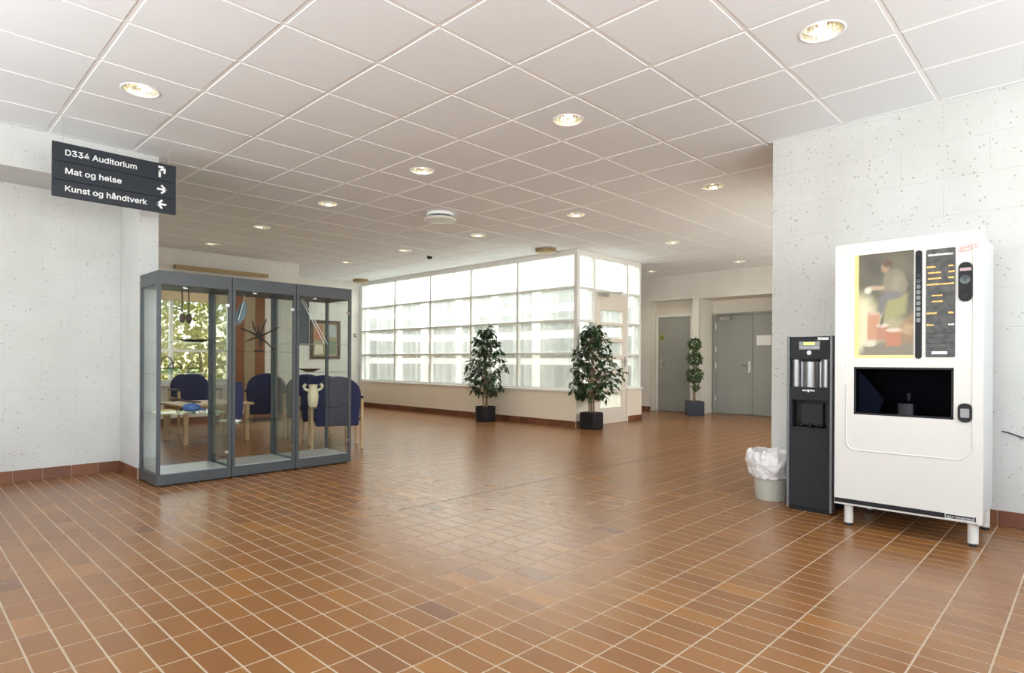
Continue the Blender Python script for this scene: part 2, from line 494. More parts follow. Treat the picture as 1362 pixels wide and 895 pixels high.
def slab_piece(wx, wy, t, ch, sgn):
    # a plate with chamfered visible edge: visible face at z=0, body behind it
    m = MB(); a, b = wx / 2, wy / 2
    def ring(dx, z): return [(-a + dx, -b + dx, z), (a - dx, -b + dx, z), (a - dx, b - dx, z), (-a + dx, b - dx, z)]
    m.v = ring(ch, 0) + ring(0, -sgn * ch) + ring(0, -sgn * t)
    m.f = [(0, 1, 2, 3)] + [(k, k + 4, (k + 1) % 4 + 4, (k + 1) % 4) for k in range(4)] + [(k + 4, k + 8, (k + 1) % 4 + 8, (k + 1) % 4 + 4) for k in range(4)]
    if sgn < 0: m.f = [f[::-1] for f in m.f]
    m.m = [0] * len(m.f)
    return m

def lay(parent, cs, z, t, ch, sgn, material, name, rest, limit=300, vis=None):
    cs = sorted(cs, key=lambda c: -screen_area(c, z))
    cache = {}
    bulk = MB()
    for k, c in enumerate(cs):
        wx, wy = c[1] - c[0], c[3] - c[2]; cx, cyy = (c[0] + c[1]) / 2, (c[2] + c[3]) / 2
        dz = random.uniform(-.0002, .0002) if name == 'floor_tile' else 0
        key = (round(wx, 3), round(wy, 3))
        if k < limit and screen_area(c, z) > 60:
            if key not in cache: cache[key] = slab_piece(wx, wy, t, ch, sgn).mesh(name, material)
            o = bpy.data.objects.new(name, cache[key]); C.objects.link(o)
            o.location = (cx, cyy, z + dz); o.parent = parent
        else:
            p = slab_piece(wx, wy, t, ch, sgn)
            bulk.add([(x + cx, y + cyy, q + z + dz) for x, y, q in p.v], p.f)
    if bulk.v:
        o = bulk.build(rest, material, parent); o['kind'] = 'stuff'

# ---- floor: grout bed and clay tiles
g = MB().box(X0 - .3, XE + .3, Y0 - .3, YB + .3, -.15, -.0012)
floor = struct(g.build('floor', M['grout']))
fc = cells(FRECTS, .5608, 2.5564, .1038, .208, .0075)
fc = [c for c in fc if not (3.0 < (c[0] + c[1]) / 2 and False)]
lay(floor, fc, 0, .0011, .0005, 1, M['tile'], 'floor_tile', 'distant_floor_tiles')
MB().box(2.55, 7.0, 3.589, 3.597, -.0012, .0004).build('expansion_joint', M['cord'], floor)

# ---- ceiling: slab, exposed rails, lay-in tiles
m = MB()
for r in RECTS: m.box(r[0], r[1], r[2], r[3], H + .17, H + .3)
ceiling = struct(m.build('ceiling', M['white']))
LAMPS = [(1.206, 4.709), (3.606, 1.109), (3.606, 2.909), (3.606, 4.709), (3.606, 6.509), (3.606, 8.309), (3.606, 10.109), (6.006, 2.909), (6.006, 4.709), (6.006, 6.509), (6.006, 8.309), (6.006, 10.109), (8.406, 4.709), (10.806, 4.709), (10.806, 6.509)]
cc = cells(RECTS, .9061, 3.8089, .6, .6, .024)
def is_lamp(c): return any(c[0] < a < c[1] and c[2] < b < c[3] for a, b in LAMPS)
lay(ceiling, [c for c in cc if not is_lamp(c)], H, .018, .004, -1, M['ceil'], 'ceiling_tile', 'distant_ceiling_tiles')
# tiles with a round cut-out for a downlight
RH = .105
def hole_tile():
    m = MB(); a = .288; n = 32
    for z in (0, .018):
        for k in range(n):
            t = 2 * PI * k / n
            s = a / max(abs(math.cos(t)), abs(math.sin(t)))
            m.v.append((s * math.cos(t), s * math.sin(t), z))
        for k in range(n):
            t = 2 * PI * k / n
            m.v.append((RH * math.cos(t), RH * math.sin(t), z))
    for k in range(n):
        j = (k + 1) % n
        m.f += [(k, n + k, n + j, j), (2 * n + k, 2 * n + j, 3 * n + j, 3 * n + k), (k, j, 2 * n + j, 2 * n + k), (n + k, 3 * n + k, 3 * n + j, n + j)]
    m.m = [0] * len(m.f)
    return m.mesh('ceiling_tile', M['ceil'])
ht = hole_tile()
for a, b in LAMPS:
    o = bpy.data.objects.new('ceiling_tile', ht); C.objects.link(o); o.location = (a, b, H); o.parent = ceiling
# rails of the hung grid, one along every joint
def rail_x(j):
    y = 3.8089 + .6 * j
    for r in RECTS:
        if r[2] < y < r[3]: yield (r[0], r[1], y - .012, y + .012)
def rail_y(i):
    x = .9061 + .6 * i
    for r in RECTS:
        if r[0] < x < r[1]: yield (x - .0119, x + .0119, r[2], r[3])
for j in range(-11, 16):
    m = MB()
    for r in rail_x(j): m.box(*r, H + .0035, H + .02)
    if m.v: m.build('ceiling_rail', M['rail'], ceiling)
for i in range(-6, 20):
    m = MB()
    for r in rail_y(i): m.box(*r, H + .004, H + .0205)
    if m.v: m.build('ceiling_rail', M['rail'], ceiling)

# ---- block walls: a backing mesh plus one object per block
BL, BH = .51, .262
_bc = {}
def blocks(parent, face, pos, u0, u1, z0, z1, material, holes=(), name='wall_block', z_origin=0.0, L=BL, Hh=BH, shift=0.0):
    # face 'x-': plane x=pos facing -X, u runs along y; 'y-': plane y=pos facing -Y, u runs along x; 'z-' soffits are not blocked
    T, CH, J = .02, .0015, .004
    for j in range(int((z0 - z_origin) // Hh), int((z1 - z_origin) // Hh) + 1):
        za, zb = max(z0, z_origin + j * Hh + J / 2), min(z1, z_origin + (j + 1) * Hh - J / 2)
        if zb - za < .02: continue
        s = shift + (L / 2 if j % 2 else 0)
        for i in range(int((u0 - s) // L), int((u1 - s) // L) + 1):
            ua, ub = max(u0, s + i * L + J / 2), min(u1, s + (i + 1) * L - J / 2)
            if ub - ua < .02: continue
            rs = [(ua, ub, za, zb)]
            for h in holes:
                nr = []
                for r in rs:
                    if h[0] >= r[1] or h[1] <= r[0] or h[2] >= r[3] or h[3] <= r[2]: nr.append(r); continue
                    if h[0] > r[0]: nr.append((r[0], h[0], r[2], r[3]))
                    if h[1] < r[1]: nr.append((h[1], r[1], r[2], r[3]))
                    a, b = max(r[0], h[0]), min(r[1], h[1])
                    if h[2] > r[2]: nr.append((a, b, r[2], h[2]))
                    if h[3] < r[3]: nr.append((a, b, h[3], r[3]))
                rs = nr
            for r in rs:
                w_, h_ = r[1] - r[0], r[3] - r[2]
                if w_ < .015 or h_ < .015: continue
                key = (face, round(w_, 3), round(h_, 3), material.name)
                if key not in _bc:
                    p = slab_piece(w_, h_, T, CH, 1)
                    q = MB(); q.f = p.f; q.m = p.m
                    if face == 'x-': q.v = [(-n_, -a, b) for a, b, n_ in p.v]
                    elif face == 'x+': q.v = [(n_, a, b) for a, b, n_ in p.v]
                    elif face == 'y-': q.v = [(a, -n_, b) for a, b, n_ in p.v]
                    _bc[key] = q.mesh(name, material)
                o = bpy.data.objects.new(name, _bc[key]); C.objects.link(o)
                cu, cz = (r[0] + r[1]) / 2, (r[2] + r[3]) / 2
                off = random.uniform(0, .0012)
                o.location = {'x-': (pos + off, cu, cz), 'x+': (pos - off, cu, cz), 'y-': (cu, pos + off, cz)}[face]
                o.parent = parent

B = .0025   # joint depth: the backing lies this far behind the face
HC = H + .02
# right wall
m = MB().box(XR + B, XR + .3, Y0, YR - B, 0, HC)
wr = struct(m.build('wall_right', M['joint']))
blocks(wr, 'x-', XR, Y0, YR, 0, HC, M['wall'], shift=.277)
# left wall: recessed bay, pillar, beam
m = MB().box(X0, XP0 + B, YL + B, YL + .25, 0, HC).box(XP0 + B, XP1, YP + B, YL + .25, 0, HC).box(X0, XP0 + B, YP + B, YL + B, 2.585 + .004, HC)
wl = struct(m.build('wall_left', M['joint']))
blocks(wl, 'y-', YL, X0, XP0, 0, 2.585, M['wall'], shift=.2)
blocks(wl, 'y-', YP, XP0, XP1, 0, HC, M['wall'], shift=XP0 - .2)
blocks(wl, 'y-', YP, X0, XP0, 2.585, HC, M['wall'], shift=.1, Hh=.45, L=2.4, z_origin=2.5)
blocks(wl, 'x-', XP0, YP, YL, 0, 2.585, M['wall'], shift=YP)
MB().box(X0, XP0, YP, YL, 2.583, 2.5895).build('beam_soffit', M['wall'], wl)
# lounge side walls
struct(box('wall_lounge_side', M['plaster'], (XP1 - .15, XP1, YL + .25, YW, 0, HC)))
# window wall of the lounge
WX0, WX1, WZ0, WZ1 = 2.35, 4.28, .67, 2.5
m = MB().box(XP1 - .15, WX0, YW + B, YW + .3, 0, HC).box(WX1, XW, YW + B, YW + .3, 0, HC).box(WX0, WX1, YW + B, YW + .3, 0, WZ0).box(WX0, WX1, YW + B, YW + .3, WZ1, HC)
m.box(XW - .3, XW, YW + .3, YB, 0, HC)
ww = struct(m.build('wall_window_side', M['joint']))
blocks(ww, 'y-', YW, XP1, XW, 0, HC, M['wallfar'], holes=[(WX0, WX1, WZ0, WZ1)], shift=.1)
w1 = struct(MB().box(WX0, WX1, YW + .1, YW + .17, WZ0, WZ0 + .06).box(WX0, WX1, YW + .1, YW + .17, WZ1 - .06, WZ1).box(WX0, WX0 + .06, YW + .1, YW + .17, WZ0 + .06, WZ1 - .06).box(WX1 - .06, WX1, YW + .1, YW + .17, WZ0 + .06, WZ1 - .06).build('window_1', M['frame']))
MB().box(3.29, 3.34, YW + .1, YW + .17, WZ0 + .06, WZ1 - .06).build('mullion', M['frame'], w1)
MB().box(WX0 + .06, 3.29, YW + .11, YW + .16, 1.2, 1.24).box(3.34, WX1 - .06, YW + .11, YW + .16, 1.2, 1.24).build('glazing_bar', M['frame'], w1)
for a, b in ((WX0 + .06, 3.29), (3.34, WX1 - .06)):
    for z0_, z1_ in ((WZ0 + .06, 1.2), (1.24, WZ1 - .06)):
        MB().box(a, b, YW + .132, YW + .138, z0_, z1_).build('window_pane', M['glass'], w1)
MB().box(WX0 - .03, WX1 + .03, YW - .06, YW + .1, WZ0 - .035, WZ0).build('window_sill', M['white'], w1)
# far wall with picture
m = MB().box(XW, XG + .1, YB + B, YB + .3, 0, HC)
wb = struct(m.build('wall_far_lounge', M['joint']))
blocks(wb, 'y-', YB, XW, XG, 0, HC, M['wallfar'], shift=.05)
# wall with the grey doors and its two recesses
R1 = (6.05, 7.03, 0, 2.39); R2 = (4.2, 5.90, 0, 2.375)
D1X, D2X = 11.87, 12.25
m = MB()
for a, b in ((YR - B, R2[0]), (R2[1], R1[0]), (R1[1], YB)): m.box(XD + B, XE, a, b, 0, HC)
m.box(XD + B, XE, R2[0], R2[1], R2[3], HC).box(XD + B, XE, R1[0], R1[1], R1[3], HC)
m.box(D1X, XE, R1[0], R1[1], 2.1, R1[3]).box(D2X, XE, R2[0], R2[1], 2.1, R2[3])
m.box(D1X, XE, R1[0], 6.13, 0, 2.1).box(D1X, XE, 7.015, R1[1], 0, 2.1).box(D2X, XE, R2[0], 4.55, 0, 2.1).box(D2X, XE, 5.87, R2[1], 0, 2.1)
m.box(D1X, XE, 6.13, 7.015, 0, 2.1).box(D2X, XE, 4.55, 5.87, 0, 2.1)  # unseen backing added behind the doors to stop sky light leaking through
wd = struct(m.build('wall_doors', M['plaster']))
blocks(wd, 'x-', XD, YR, YB, 0, HC, M['wallfar'], holes=[R1, R2], shift=.2)
# unseen walls with windows; those of hall and passage are added for light
def window_wall(name, axis, pos, u0, u1, wu0, wu1, n, num, z0_=.75, z1_=2.75, t=.25):
    m = MB()
    def bx(a, b, c, d, p0, p1, mm):
        (mm.box(p0, p1, a, b, c, d) if axis == 'x' else mm.box(a, b, p0, p1, c, d))
    p0, p1 = pos - t, pos
    bx(u0, wu0, 0, HC, p0, p1, m); bx(wu1, u1, 0, HC, p0, p1, m); bx(wu0, wu1, 0, z0_, p0, p1, m); bx(wu0, wu1, z1_, HC, p0, p1, m)
    struct(m.build(name, M['plaster']))
    f = MB(); q0, q1 = pos - .12, pos - .04
    bx(wu0, wu1, z0_, z0_ + .07, q0, q1, f); bx(wu0, wu1, z1_ - .07, z1_, q0, q1, f)
    for k in range(n + 1):
        c = wu0 + .035 + (wu1 - wu0 - .07) * k / n
        bx(c - .035, c + .035, z0_ + .07, z1_ - .07, q0, q1, f)
    fo = struct(f.build('window_%d' % num, M['slate']))
    for k in range(n):
        a = wu0 + .07 + (wu1 - wu0 - .07) * k / n; b = wu0 + (wu1 - wu0 - .07) * (k + 1) / n
        g_ = MB(); bx(a, b, z0_ + .07, z1_ - .07, pos - .083, pos - .077, g_); g_.build('window_pane', M['glass'], fo)
window_wall('wall_behind_entrance', 'x', X0, Y0, YL + .25, -1.5, 5.3, 5, 4)
window_wall('wall_behind_front', 'y', Y0, X0, XR + .3, -1.6, 4.6, 5, 5)
window_wall('wall_passage_end', 'y', YB + .25, XG2 - .1, XE, 10.1, 11.5, 2, 7)  # window invented here to let the passage fill in
window_wall('wall_hall_side', 'y', YR, XR + .3, XE, 6.2, 11.0, 4, 6)  # window invented out of view, opening for the hall fill

# ---- skirting tiles
def skirting(name, runs):
    b = MB(); pieces = []
    for face, pos, u0, u1, first in runs:
        if face == 'x-': b.box(pos - .006, pos, u0, u1, 0, .098)
        elif face == 'y-': b.box(u0, u1, pos - .006, pos, 0, .098)
        u = first
        while u - .2 > u0: u -= .208
        while u < u1:
            a, c = max(u + .003, u0), min(u + .205, u1)
            if c - a > .01: pieces.append((face, pos, a, c))
            u += .208
    o = struct(b.build(name, M['grout']))
    for face, pos, a, c in pieces:
        m = MB()
        if face == 'x-': m.box(pos - .013, pos - .004, a, c, 0, .1)
        else: m.box(a, c, pos - .013, pos - .004, 0, .1)
        m.build('skirting_tile', M['skirt'], o, bevel=.002, seg=1)
skirting('baseboard_left', [('y-', YL, X0, XP0 - .013, .5608), ('x-', XP0, YP, YL - .013, 2.5564), ('y-', YP, XP0, XP1, XP0)])
skirting('baseboard_right', [('x-', XR, Y0, YR, 2.5564)])
skirting('baseboard_well', [('x-', XG, YG, YG2, 2.5564), ('y-', YG, XG, 8.30, .5608), ('y-', YG, 9.30, XG2, .5608)])
skirting('baseboard_doors', [('x-', XD, YR, R2[0], 2.5564), ('x-', XD, R2[1], R1[0], 2.5564), ('x-', XD, R1[1], YB, 2.5564)])
skirting('baseboard_lounge', [('y-', YW, XP1, XW, .5608), ('y-', YB, XW, XG, .5608)])

# ------------------------------------------------------------------ glazed light well
SILL = .60
TOP = 2.86
m = MB().box(XG, XG + .12, YG, YG2, 0, SILL - .03).box(XG + .12, 8.33, YG, YG + .12, 0, SILL - .03).box(9.27, XG2, YG, YG + .12, 0, SILL - .03)
wp = struct(m.build('wall_parapet', M['parapet']))
MB().box(XG - .03, XG + .15, YG - .03, YG2, SILL - .03, SILL).box(XG + .15, 8.33, YG - .03, YG + .15, SILL - .03, SILL).box(9.27, XG2, YG - .03, YG + .15, SILL - .03, SILL).build('sill_board', M['frame'], wp, bevel=.006)
# inner shell of the well
m = MB().box(XG2 - .1, XG2, YG + .12, YG2, 0, 3.6).box(XG + .12, XG2 - .1, YG2 - .1, YG2, 0, 3.6).box(XG, XG2, YG, YG + .06, TOP + .047, 3.6).box(XG, XG + .06, YG + .06, YG2, TOP + .047, 3.6).box(XG, XG2, YG, YG2, 3.6, 3.7)
wi = struct(m.build('wall_well', M['white']))
MULY = [12.52, 11.156, 9.908, 8.661, 7.427]
TRZ = [1.20, 1.75, 2.29]
xb = XG2 - .1
for k in range(5):                      # back of the well: grey panels behind broad white bars
    ya = [12.30, 11.0, 9.75, 8.5, 7.25][k]; yb_ = [11.25, 10.0, 8.75, 7.5, 6.25][k]
    for z0_, z1_ in ((.45, 1.0), (1.15, 1.55), (1.72, 2.1), (2.28, 2.66)):
        MB().box(xb - .012, xb, yb_, ya, z0_, z1_).build('wall_panel', M['wellpane'], wi)
for x0_, x1_ in ((8.0, 8.75), (8.95, 9.5)):
    for z0_, z1_ in ((.45, 1.0), (1.15, 1.55), (1.72, 2.1), (2.28, 2.66)):
        MB().box(x0_, x1_, YG2 - .112, YG2 - .1, z0_, z1_).build('wall_panel', M['wellpane'], wi)
# glazed long face
XF = (XG + .02, XG + .09)
fm = MB().box(*XF, YG, YG + .07, SILL, TOP + .046).box(*XF, YG2 - .07, YG2, SILL, TOP + .046).box(*XF, YG + .07, YG2 - .07, TOP - .04, TOP + .046).box(*XF, YG + .07, YG2 - .07, SILL, SILL + .035)
w2 = struct(fm.build('window_2', M['frame'], bevel=.003))
ys = [YG2 - .07] + MULY[1:] + [YG + .07]
zs = [SILL + .035] + TRZ + [TOP - .04]
for y in MULY[1:]: MB().box(*XF, y - .022, y + .022, SILL + .035, TOP - .04).build('mullion', M['frame'], w2, bevel=.003)
for z in TRZ:
    for a, b in zip(ys[1:], ys[:-1]):
        a2 = a + (.022 if a > YG + .1 else 0); b2 = b - (.022 if b < YG2 - .1 else 0)
        MB().box(*XF, a2, b2, z - .018, z + .018).build('transom', M['frame'], w2, bevel=.003)
for a, b in zip(ys[1:], ys[:-1]):
    for z0_, z1_ in zip(zs[:-1], zs[1:]):
        MB().box(XG + .05, XG + .056, a + .015, b - .015, z0_ + .01, z1_ - .01).build('glass_pane', M['frost'], w2)
# glazed short face
YF = (YG + .02, YG + .09)
DX0, DX1, DZ = 8.33, 9.27, 2.25
fm = MB().box(XG + .09, XG2, *YF, TOP - .04, TOP + .046).box(XG2 - .06, XG2, *YF, SILL, TOP - .04).box(DX0 - .05, DX0, *YF, 0, TOP - .04).box(DX1, DX1 + .05, *YF, 0, TOP - .04).box(DX0, DX1, *YF, DZ + .005, DZ + .05)
w3 = struct(fm.build('window_3', M['frame'], bevel=.003))
for a, b in ((XG + .09, DX0 - .05), (DX1 + .05, XG2 - .06)):
    for z in [SILL + .018] + TRZ: MB().box(a, b, *YF, z - .018, z + .018).build('transom', M['frame'], w3, bevel=.003)
    for z0_, z1_ in zip(zs[:-1], zs[1:]): MB().box(a, b, YG + .05, YG + .056, z0_ + .01, z1_ - .01).build('glass_pane', M['frost'], w3)
MB().box(DX0, DX1, YG + .05, YG + .056, DZ + .05, TOP - .04).build('glass_pane', M['frost'], w3)
# slatted glass door
PX0, PX1 = 8.47, 9.13
PZ = [(.28, .54), (.60, .84), (.92, 1.12), (1.19, 1.41), (1.48, 1.70), (1.75, 1.96)]
dm = MB().box(DX0 + .004, PX0, YG + .01, YG + .06, .012, DZ).box(PX1, DX1 - .004, YG + .01, YG + .06, .012, DZ).box(PX0, PX1, YG + .01, YG + .06, .012, PZ[0][0]).box(PX0, PX1, YG + .01, YG + .06, PZ[-1][1], DZ)
for a, b in zip(PZ[:-1], PZ[1:]): dm.box(PX0, PX1, YG + .01, YG + .06, a[1], b[0])
d3 = struct(dm.build('door_3', M['doorpaint'], bevel=.004))
for a, b in PZ: MB().box(PX0, PX1, YG + .033, YG + .039, a, b).build('door_pane', M['frost'], d3)
MB().box(DX1 - .09, DX1 - .05, YG + .004, YG + .01, .98, 1.16).cyl((DX1 - .07, YG + .01, 1.08), (DX1 - .07, YG - .045, 1.08), .01).cyl((DX1 - .07, YG - .045, 1.08), (DX1 - .20, YG - .045, 1.08), .009).build('door_handle', M['steel'], d3, smooth=True)
MB().box(DX0 + .05, DX0 + .30, YG - .045, YG + .01, DZ - .07, DZ - .01).tube([(DX0 + .18, YG - .05, DZ), (DX0 + .55, YG - .16, DZ + .02), (DX0 + .75, YG + .03, DZ + .03)], .009, 8).build('door_closer', M['steel'], d3)

# ------------------------------------------------------------------ grey doors
d1 = struct(MB().box(D1X - .045, D1X - .002, 6.20, 6.965, .008, 2.04).build('door_1', M['greydoor'], bevel=.003))
MB().box(D1X - .06, D1X - .001, 6.135, 6.197, 0, 2.095).box(D1X - .06, D1X - .001, 6.968, 7.012, 0, 2.095).box(D1X - .06, D1X - .001, 6.197, 6.968, 2.045, 2.095).build('door_frame', M['frame'], d1)
MB().box(D1X - .052, D1X - .045, 6.86, 6.91, .93, 1.13).cyl((D1X - .045, 6.885, 1.05), (D1X - .10, 6.885, 1.05), .01).cyl((D1X - .10, 6.89, 1.05), (D1X - .10, 6.77, 1.05), .01).build('door_handle', M['steel'], d1, smooth=True)
sg = MB().box(D1X - .049, D1X - .045, 6.82, 6.93, 1.54, 1.66).build('door_sign', flat((.36, .34, .10)), d1)
MB().box(D1X - .051, D1X - .049, 6.84, 6.865, 1.565, 1.635).box(D1X - .051, D1X - .049, 6.885, 6.91, 1.565, 1.635).build('pictogram', flat((.12, .13, .05)), sg)
d2 = struct(MB().box(D2X - .05, D2X - .002, 5.035, 5.80, .008, 2.05).build('door_2', M['greydoor'], bevel=.003))
MB().box(D2X - .05, D2X - .002, 4.60, 5.027, .008, 2.05).build('door_leaf', M['greydoor'], d2, bevel=.003)
MB().box(D2X - .065, D2X - .001, 5.803, 5.868, 0, 2.095).box(D2X - .065, D2X - .001, 4.552, 4.597, 0, 2.095).box(D2X - .065, D2X - .001, 4.597, 5.803, 2.055, 2.095).build('door_frame', M['greydoor'], d2)
MB().box(D2X - .057, D2X - .05, 5.07, 5.12, .86, 1.1).cyl((D2X - .05, 5.095, 1.03), (D2X - .105, 5.095, 1.03), .011).cyl((D2X - .105, 5.09, 1.03), (D2X - .105, 5.24, 1.03), .011).cyl((D2X - .05, 5.095, .91), (D2X - .08, 5.095, .91), .02).build('door_handle', M['chrome'], d2, smooth=True)
MB().box(D2X - .11, D2X - .05, 5.47, 5.70, 1.955, 2.02).tube([(D2X - .12, 5.6, 2.03), (D2X - .2, 5.4, 2.06), (D2X - .06, 5.72, 2.075)], .01, 8).build('door_closer', M['steel'], d2)
MB().box(D2X - .058, D2X - .05, 4.66, 4.95, 1.415, 1.615).build('door_notice', M['letter'], d2)
for z in (.32, 1.0, 1.35, 1.82): MB().cyl((D2X - .07, 5.805, z - .06), (D2X - .07, 5.805, z + .06), .012, n=8).build('hinge', M['steel'], d2)

# ------------------------------------------------------------------ ceiling fittings
LL = {0: 'round recessed downlight nearest the hanging direction sign', 1: 'largest recessed downlight, above the vending machine at top right',
      2: 'recessed downlight in the middle of the near ceiling', 3: 'recessed downlight just left of the white ceiling air disc',
      4: 'recessed downlight above the right display case, second to the left of the air disc', 5: 'recessed downlight above the middle display case',
      6: 'faint far downlight just above the left display case', 7: 'recessed downlight just left of the right wall corner',
      8: 'recessed downlight between the air disc and the right wall, above the glazed corner', 9: 'small downlight right of the air disc with dark rim',
      10: 'small downlight beside the smoke detector', 11: 'small far downlight left of the glazed room',
      12: 'small downlight over the passage right of the glazed corner', 13: 'small far downlight above the double door', 14: 'tiny far downlight above the single grey door'}
proto = None
for k, (a, b) in enumerate(LAMPS):
    t = thing('downlight', LL[k], 'ceiling light', (a, b, H), group='recessed downlights in the ceiling')
    if proto is None:
        ring = MB().lathe([(.104, .004), (.104, -.003), (.112, -.006), (.12, -.003), (.12, -.0004), (.112, -.0004)], n=32, close=True).mesh('trim_ring', M['rail'], smooth=True)
        refl = MB()
        prof = [(.103, .002), (.098, .03), (.082, .07), (.055, .105), (.0, .112)]
        nn = 24
        for j, (r, z) in enumerate(prof):
            for q in range(nn):
                an = 2 * PI * q / nn
                refl.v.append((r * math.cos(an), r * math.sin(an), z))
        for j in range(len(prof) - 1):
            for q in range(nn):
                refl.f.append((j * nn + q, (j + 1) * nn + q, (j + 1) * nn + (q + 1) % nn, j * nn + (q + 1) % nn)); refl.m.append(0)
        refl = refl.mesh('reflector', M['reflector'])
        bulb = MB().lathe([(0, .022), (.016, .026), (.022, .045), (.02, .075), (.012, .1)], n=16).mesh('bulb', M['bulb'], smooth=True)
        proto = (ring, refl, bulb)
    for nm, me in zip(('trim_ring', 'reflector', 'bulb'), proto):
        o = bpy.data.objects.new(nm, me); C.objects.link(o); o.parent = t
    light('downlight_beam', 'SPOT', (0, 0, .03), 30, (1, .86, .66), target=(0, 0, -1), parent=t, spot=(2.3, .8), rad=.05)

t = thing('air_diffuser', 'white round air diffuser disc hanging below the ceiling centre', 'air vent', (4.806, 5.909, H))
MB().lathe([(.15, 0), (.15, -.03), (.165, -.035), (.165, -.005), (.16, 0)], n=40, close=True).build('collar', M['rail'], t, smooth=True, local=True)
MB().lathe([(0, -.055), (.13, -.055), (.19, -.062), (.205, -.075), (.19, -.092), (.12, -.102), (0, -.105)], n=40).build('disc', M['white'], t, smooth=True, local=True)
MB().cyl((0, 0, -.055), (0, 0, 0), .02).build('stem', M['steel'], t, local=True)
t = thing('smoke_detector', 'small dark smoke detector on the ceiling before the glazed room', 'smoke detector', (6.606, 8.409, H))
MB().lathe([(.055, 0), (.055, -.012), (0, -.012)], n=24).build('base', M['letter'], t, local=True)
MB().lathe([(.045, -.012), (.05, -.03), (.035, -.055), (0, -.06)], n=24).build('sensor_head', M['char'], t, smooth=True, local=True)
for (a, b), lb in (((7.50, 6.50), 'flat bronze ceiling disc beside the near corner of the glazed room'), ((7.50, 12.05), 'flat bronze ceiling disc at the far left end of the glazed room')):
    t = thing('ceiling_speaker', lb, 'ceiling fitting', (a, b, H), group='bronze ceiling discs')
    MB().lathe([(.17, 0), (.17, -.05), (.155, -.062), (.13, -.062)], n=32).build('housing', M['brass'], t, smooth=True, local=True)
    MB().lathe([(.13, -.058), (.12, -.066), (0, -.07)], n=32).build('grille', M['brass'], t, smooth=True, local=True)

# ------------------------------------------------------------------ hanging sign
SY = 5.6
t = thing('direction_sign', 'dark grey hanging direction sign reading D334 Auditorium, Mat og helse, Kunst og håndtverk', 'sign', (1.278, SY, 2.29))
MB().box(.858, 1.70, SY, SY + .03, 2.290, 2.415).build('sign_panel', M['sign'], t, bevel=.003)
MB().box(.858, 1.70, SY, SY + .03, 2.417, 2.555).build('sign_panel', M['sign'], t, bevel=.003)
MB().box(.858, 1.70, SY, SY + .03, 2.557, 2.697).build('sign_panel', M['sign'], t, bevel=.003)
for s, z, wd_ in (('D334 Auditorium', 2.605, .47), ('Mat og helse', 2.467, .365), ('Kunst og håndtverk', 2.335, .545)):
    me = textmesh(s, .083, M['letter'])
    xs = [v.co.x for v in me.vertices]; k_ = wd_ / (max(xs) - min(xs))
    # split into words at the wide gaps, and thicken the strokes
    iv = sorted((min(me.vertices[i].co.x for i in p.vertices), max(me.vertices[i].co.x for i in p.vertices)) for p in me.polygons)
    cuts = []; hi = iv[0][1]
    for a, b in iv:
        if a - hi > .014: cuts.append((a + hi) / 2)
        hi = max(hi, b)
    cuts = [-9] + cuts + [9]
    for c0, c1 in zip(cuts[:-1], cuts[1:]):
        mb = MB()
        for p in me.polygons:
            vs = [me.vertices[i].co for i in p.vertices]
            if not c0 < vs[0].x < c1: continue
            for dy, (dx, dz) in enumerate(((0, 0), (.0022, 0), (.0011, .0014), (.0011, -.0008))):
                mb.add([(.932 + v.x * k_ + dx, SY - .0012 - v.z - .0004 * dy, z + v.y + dz) for v in vs], [tuple(range(len(vs)))])
        mb.build('lettering', M['letter'], t)
def arrow(cx, cz, pts, head):
    m = MB()
    for (a, b) in zip(pts[:-1], pts[1:]):
        a = Vector((a[0], 0, a[1])); b = Vector((b[0], 0, b[1])); d = (b - a).normalized() * .008; n = Vector((-d.z, 0, d.x))
        q = [a - d * .6 + n, a - d * .6 - n, b + d * .6 - n, b + d * .6 + n]
        m.prism([(cx + p.x, SY - .002, cz + p.z) for p in q], (0, .002, 0))
    tip, dr = head
    tip = Vector((tip[0], 0, tip[1])); dr = Vector((dr[0], 0, dr[1])).normalized(); n = Vector((-dr.z, 0, dr.x))
    for sgn in (1, -1):
        e = tip - dr * .034 + n * .034 * sgn; d = (tip - e).normalized() * .008; nn_ = Vector((-d.z, 0, d.x))
        q = [e + nn_, e - nn_, tip + d * .9 - nn_, tip + d * .9 + nn_]
        m.prism([(cx + p.x, SY - .0021, cz + p.z) for p in q], (0, .002, 0))
    m.build('arrow', M['letter'], t)
arrow(1.592, 2.626, [(-.016, -.04), (-.016, .005), (.018, .035)], ((.022, .038), (1, .9)))
arrow(1.592, 2.482, [(-.03, 0), (.03, 0)], ((.03, 0), (1, 0)))
arrow(1.592, 2.358, [(.03, 0), (-.03, 0)], ((-.03, 0), (-1, 0)))
for x in (.925, 1.648):
    MB().cyl((x, SY + .015, 2.697), (x, SY + .015, H), .0022, n=6).build('suspension_wire', M['steel'], t)

# ------------------------------------------------------------------ vending machine
VX, VY0, VY1 = 4.38, .475, 1.258      # front plane, right and left side
VB, VT = .142, 1.845
t = thing('vending_machine', 'tall white hot drinks vending machine on four legs with lit poster', 'vending machine', (4.7, .866, 0))
MB().box(VX + .262, 5.02, VY0 + .02, VY1 - .02, VB + .01, VT - .01).box(VX + .06, VX + .262, VY0 + .02, VY1 - .02, 1.056, VT - .01).box(VX + .06, VX + .262, VY0 + .02, VY1 - .02, VB + .01, .726).box(VX + .06, VX + .262, VY0 + .02, VY0 + .1, .726, 1.056).box(VX + .06, VX + .262, VY1 - .1, VY1 - .02, .726, 1.056).build('cabinet', M['vendside'], t)
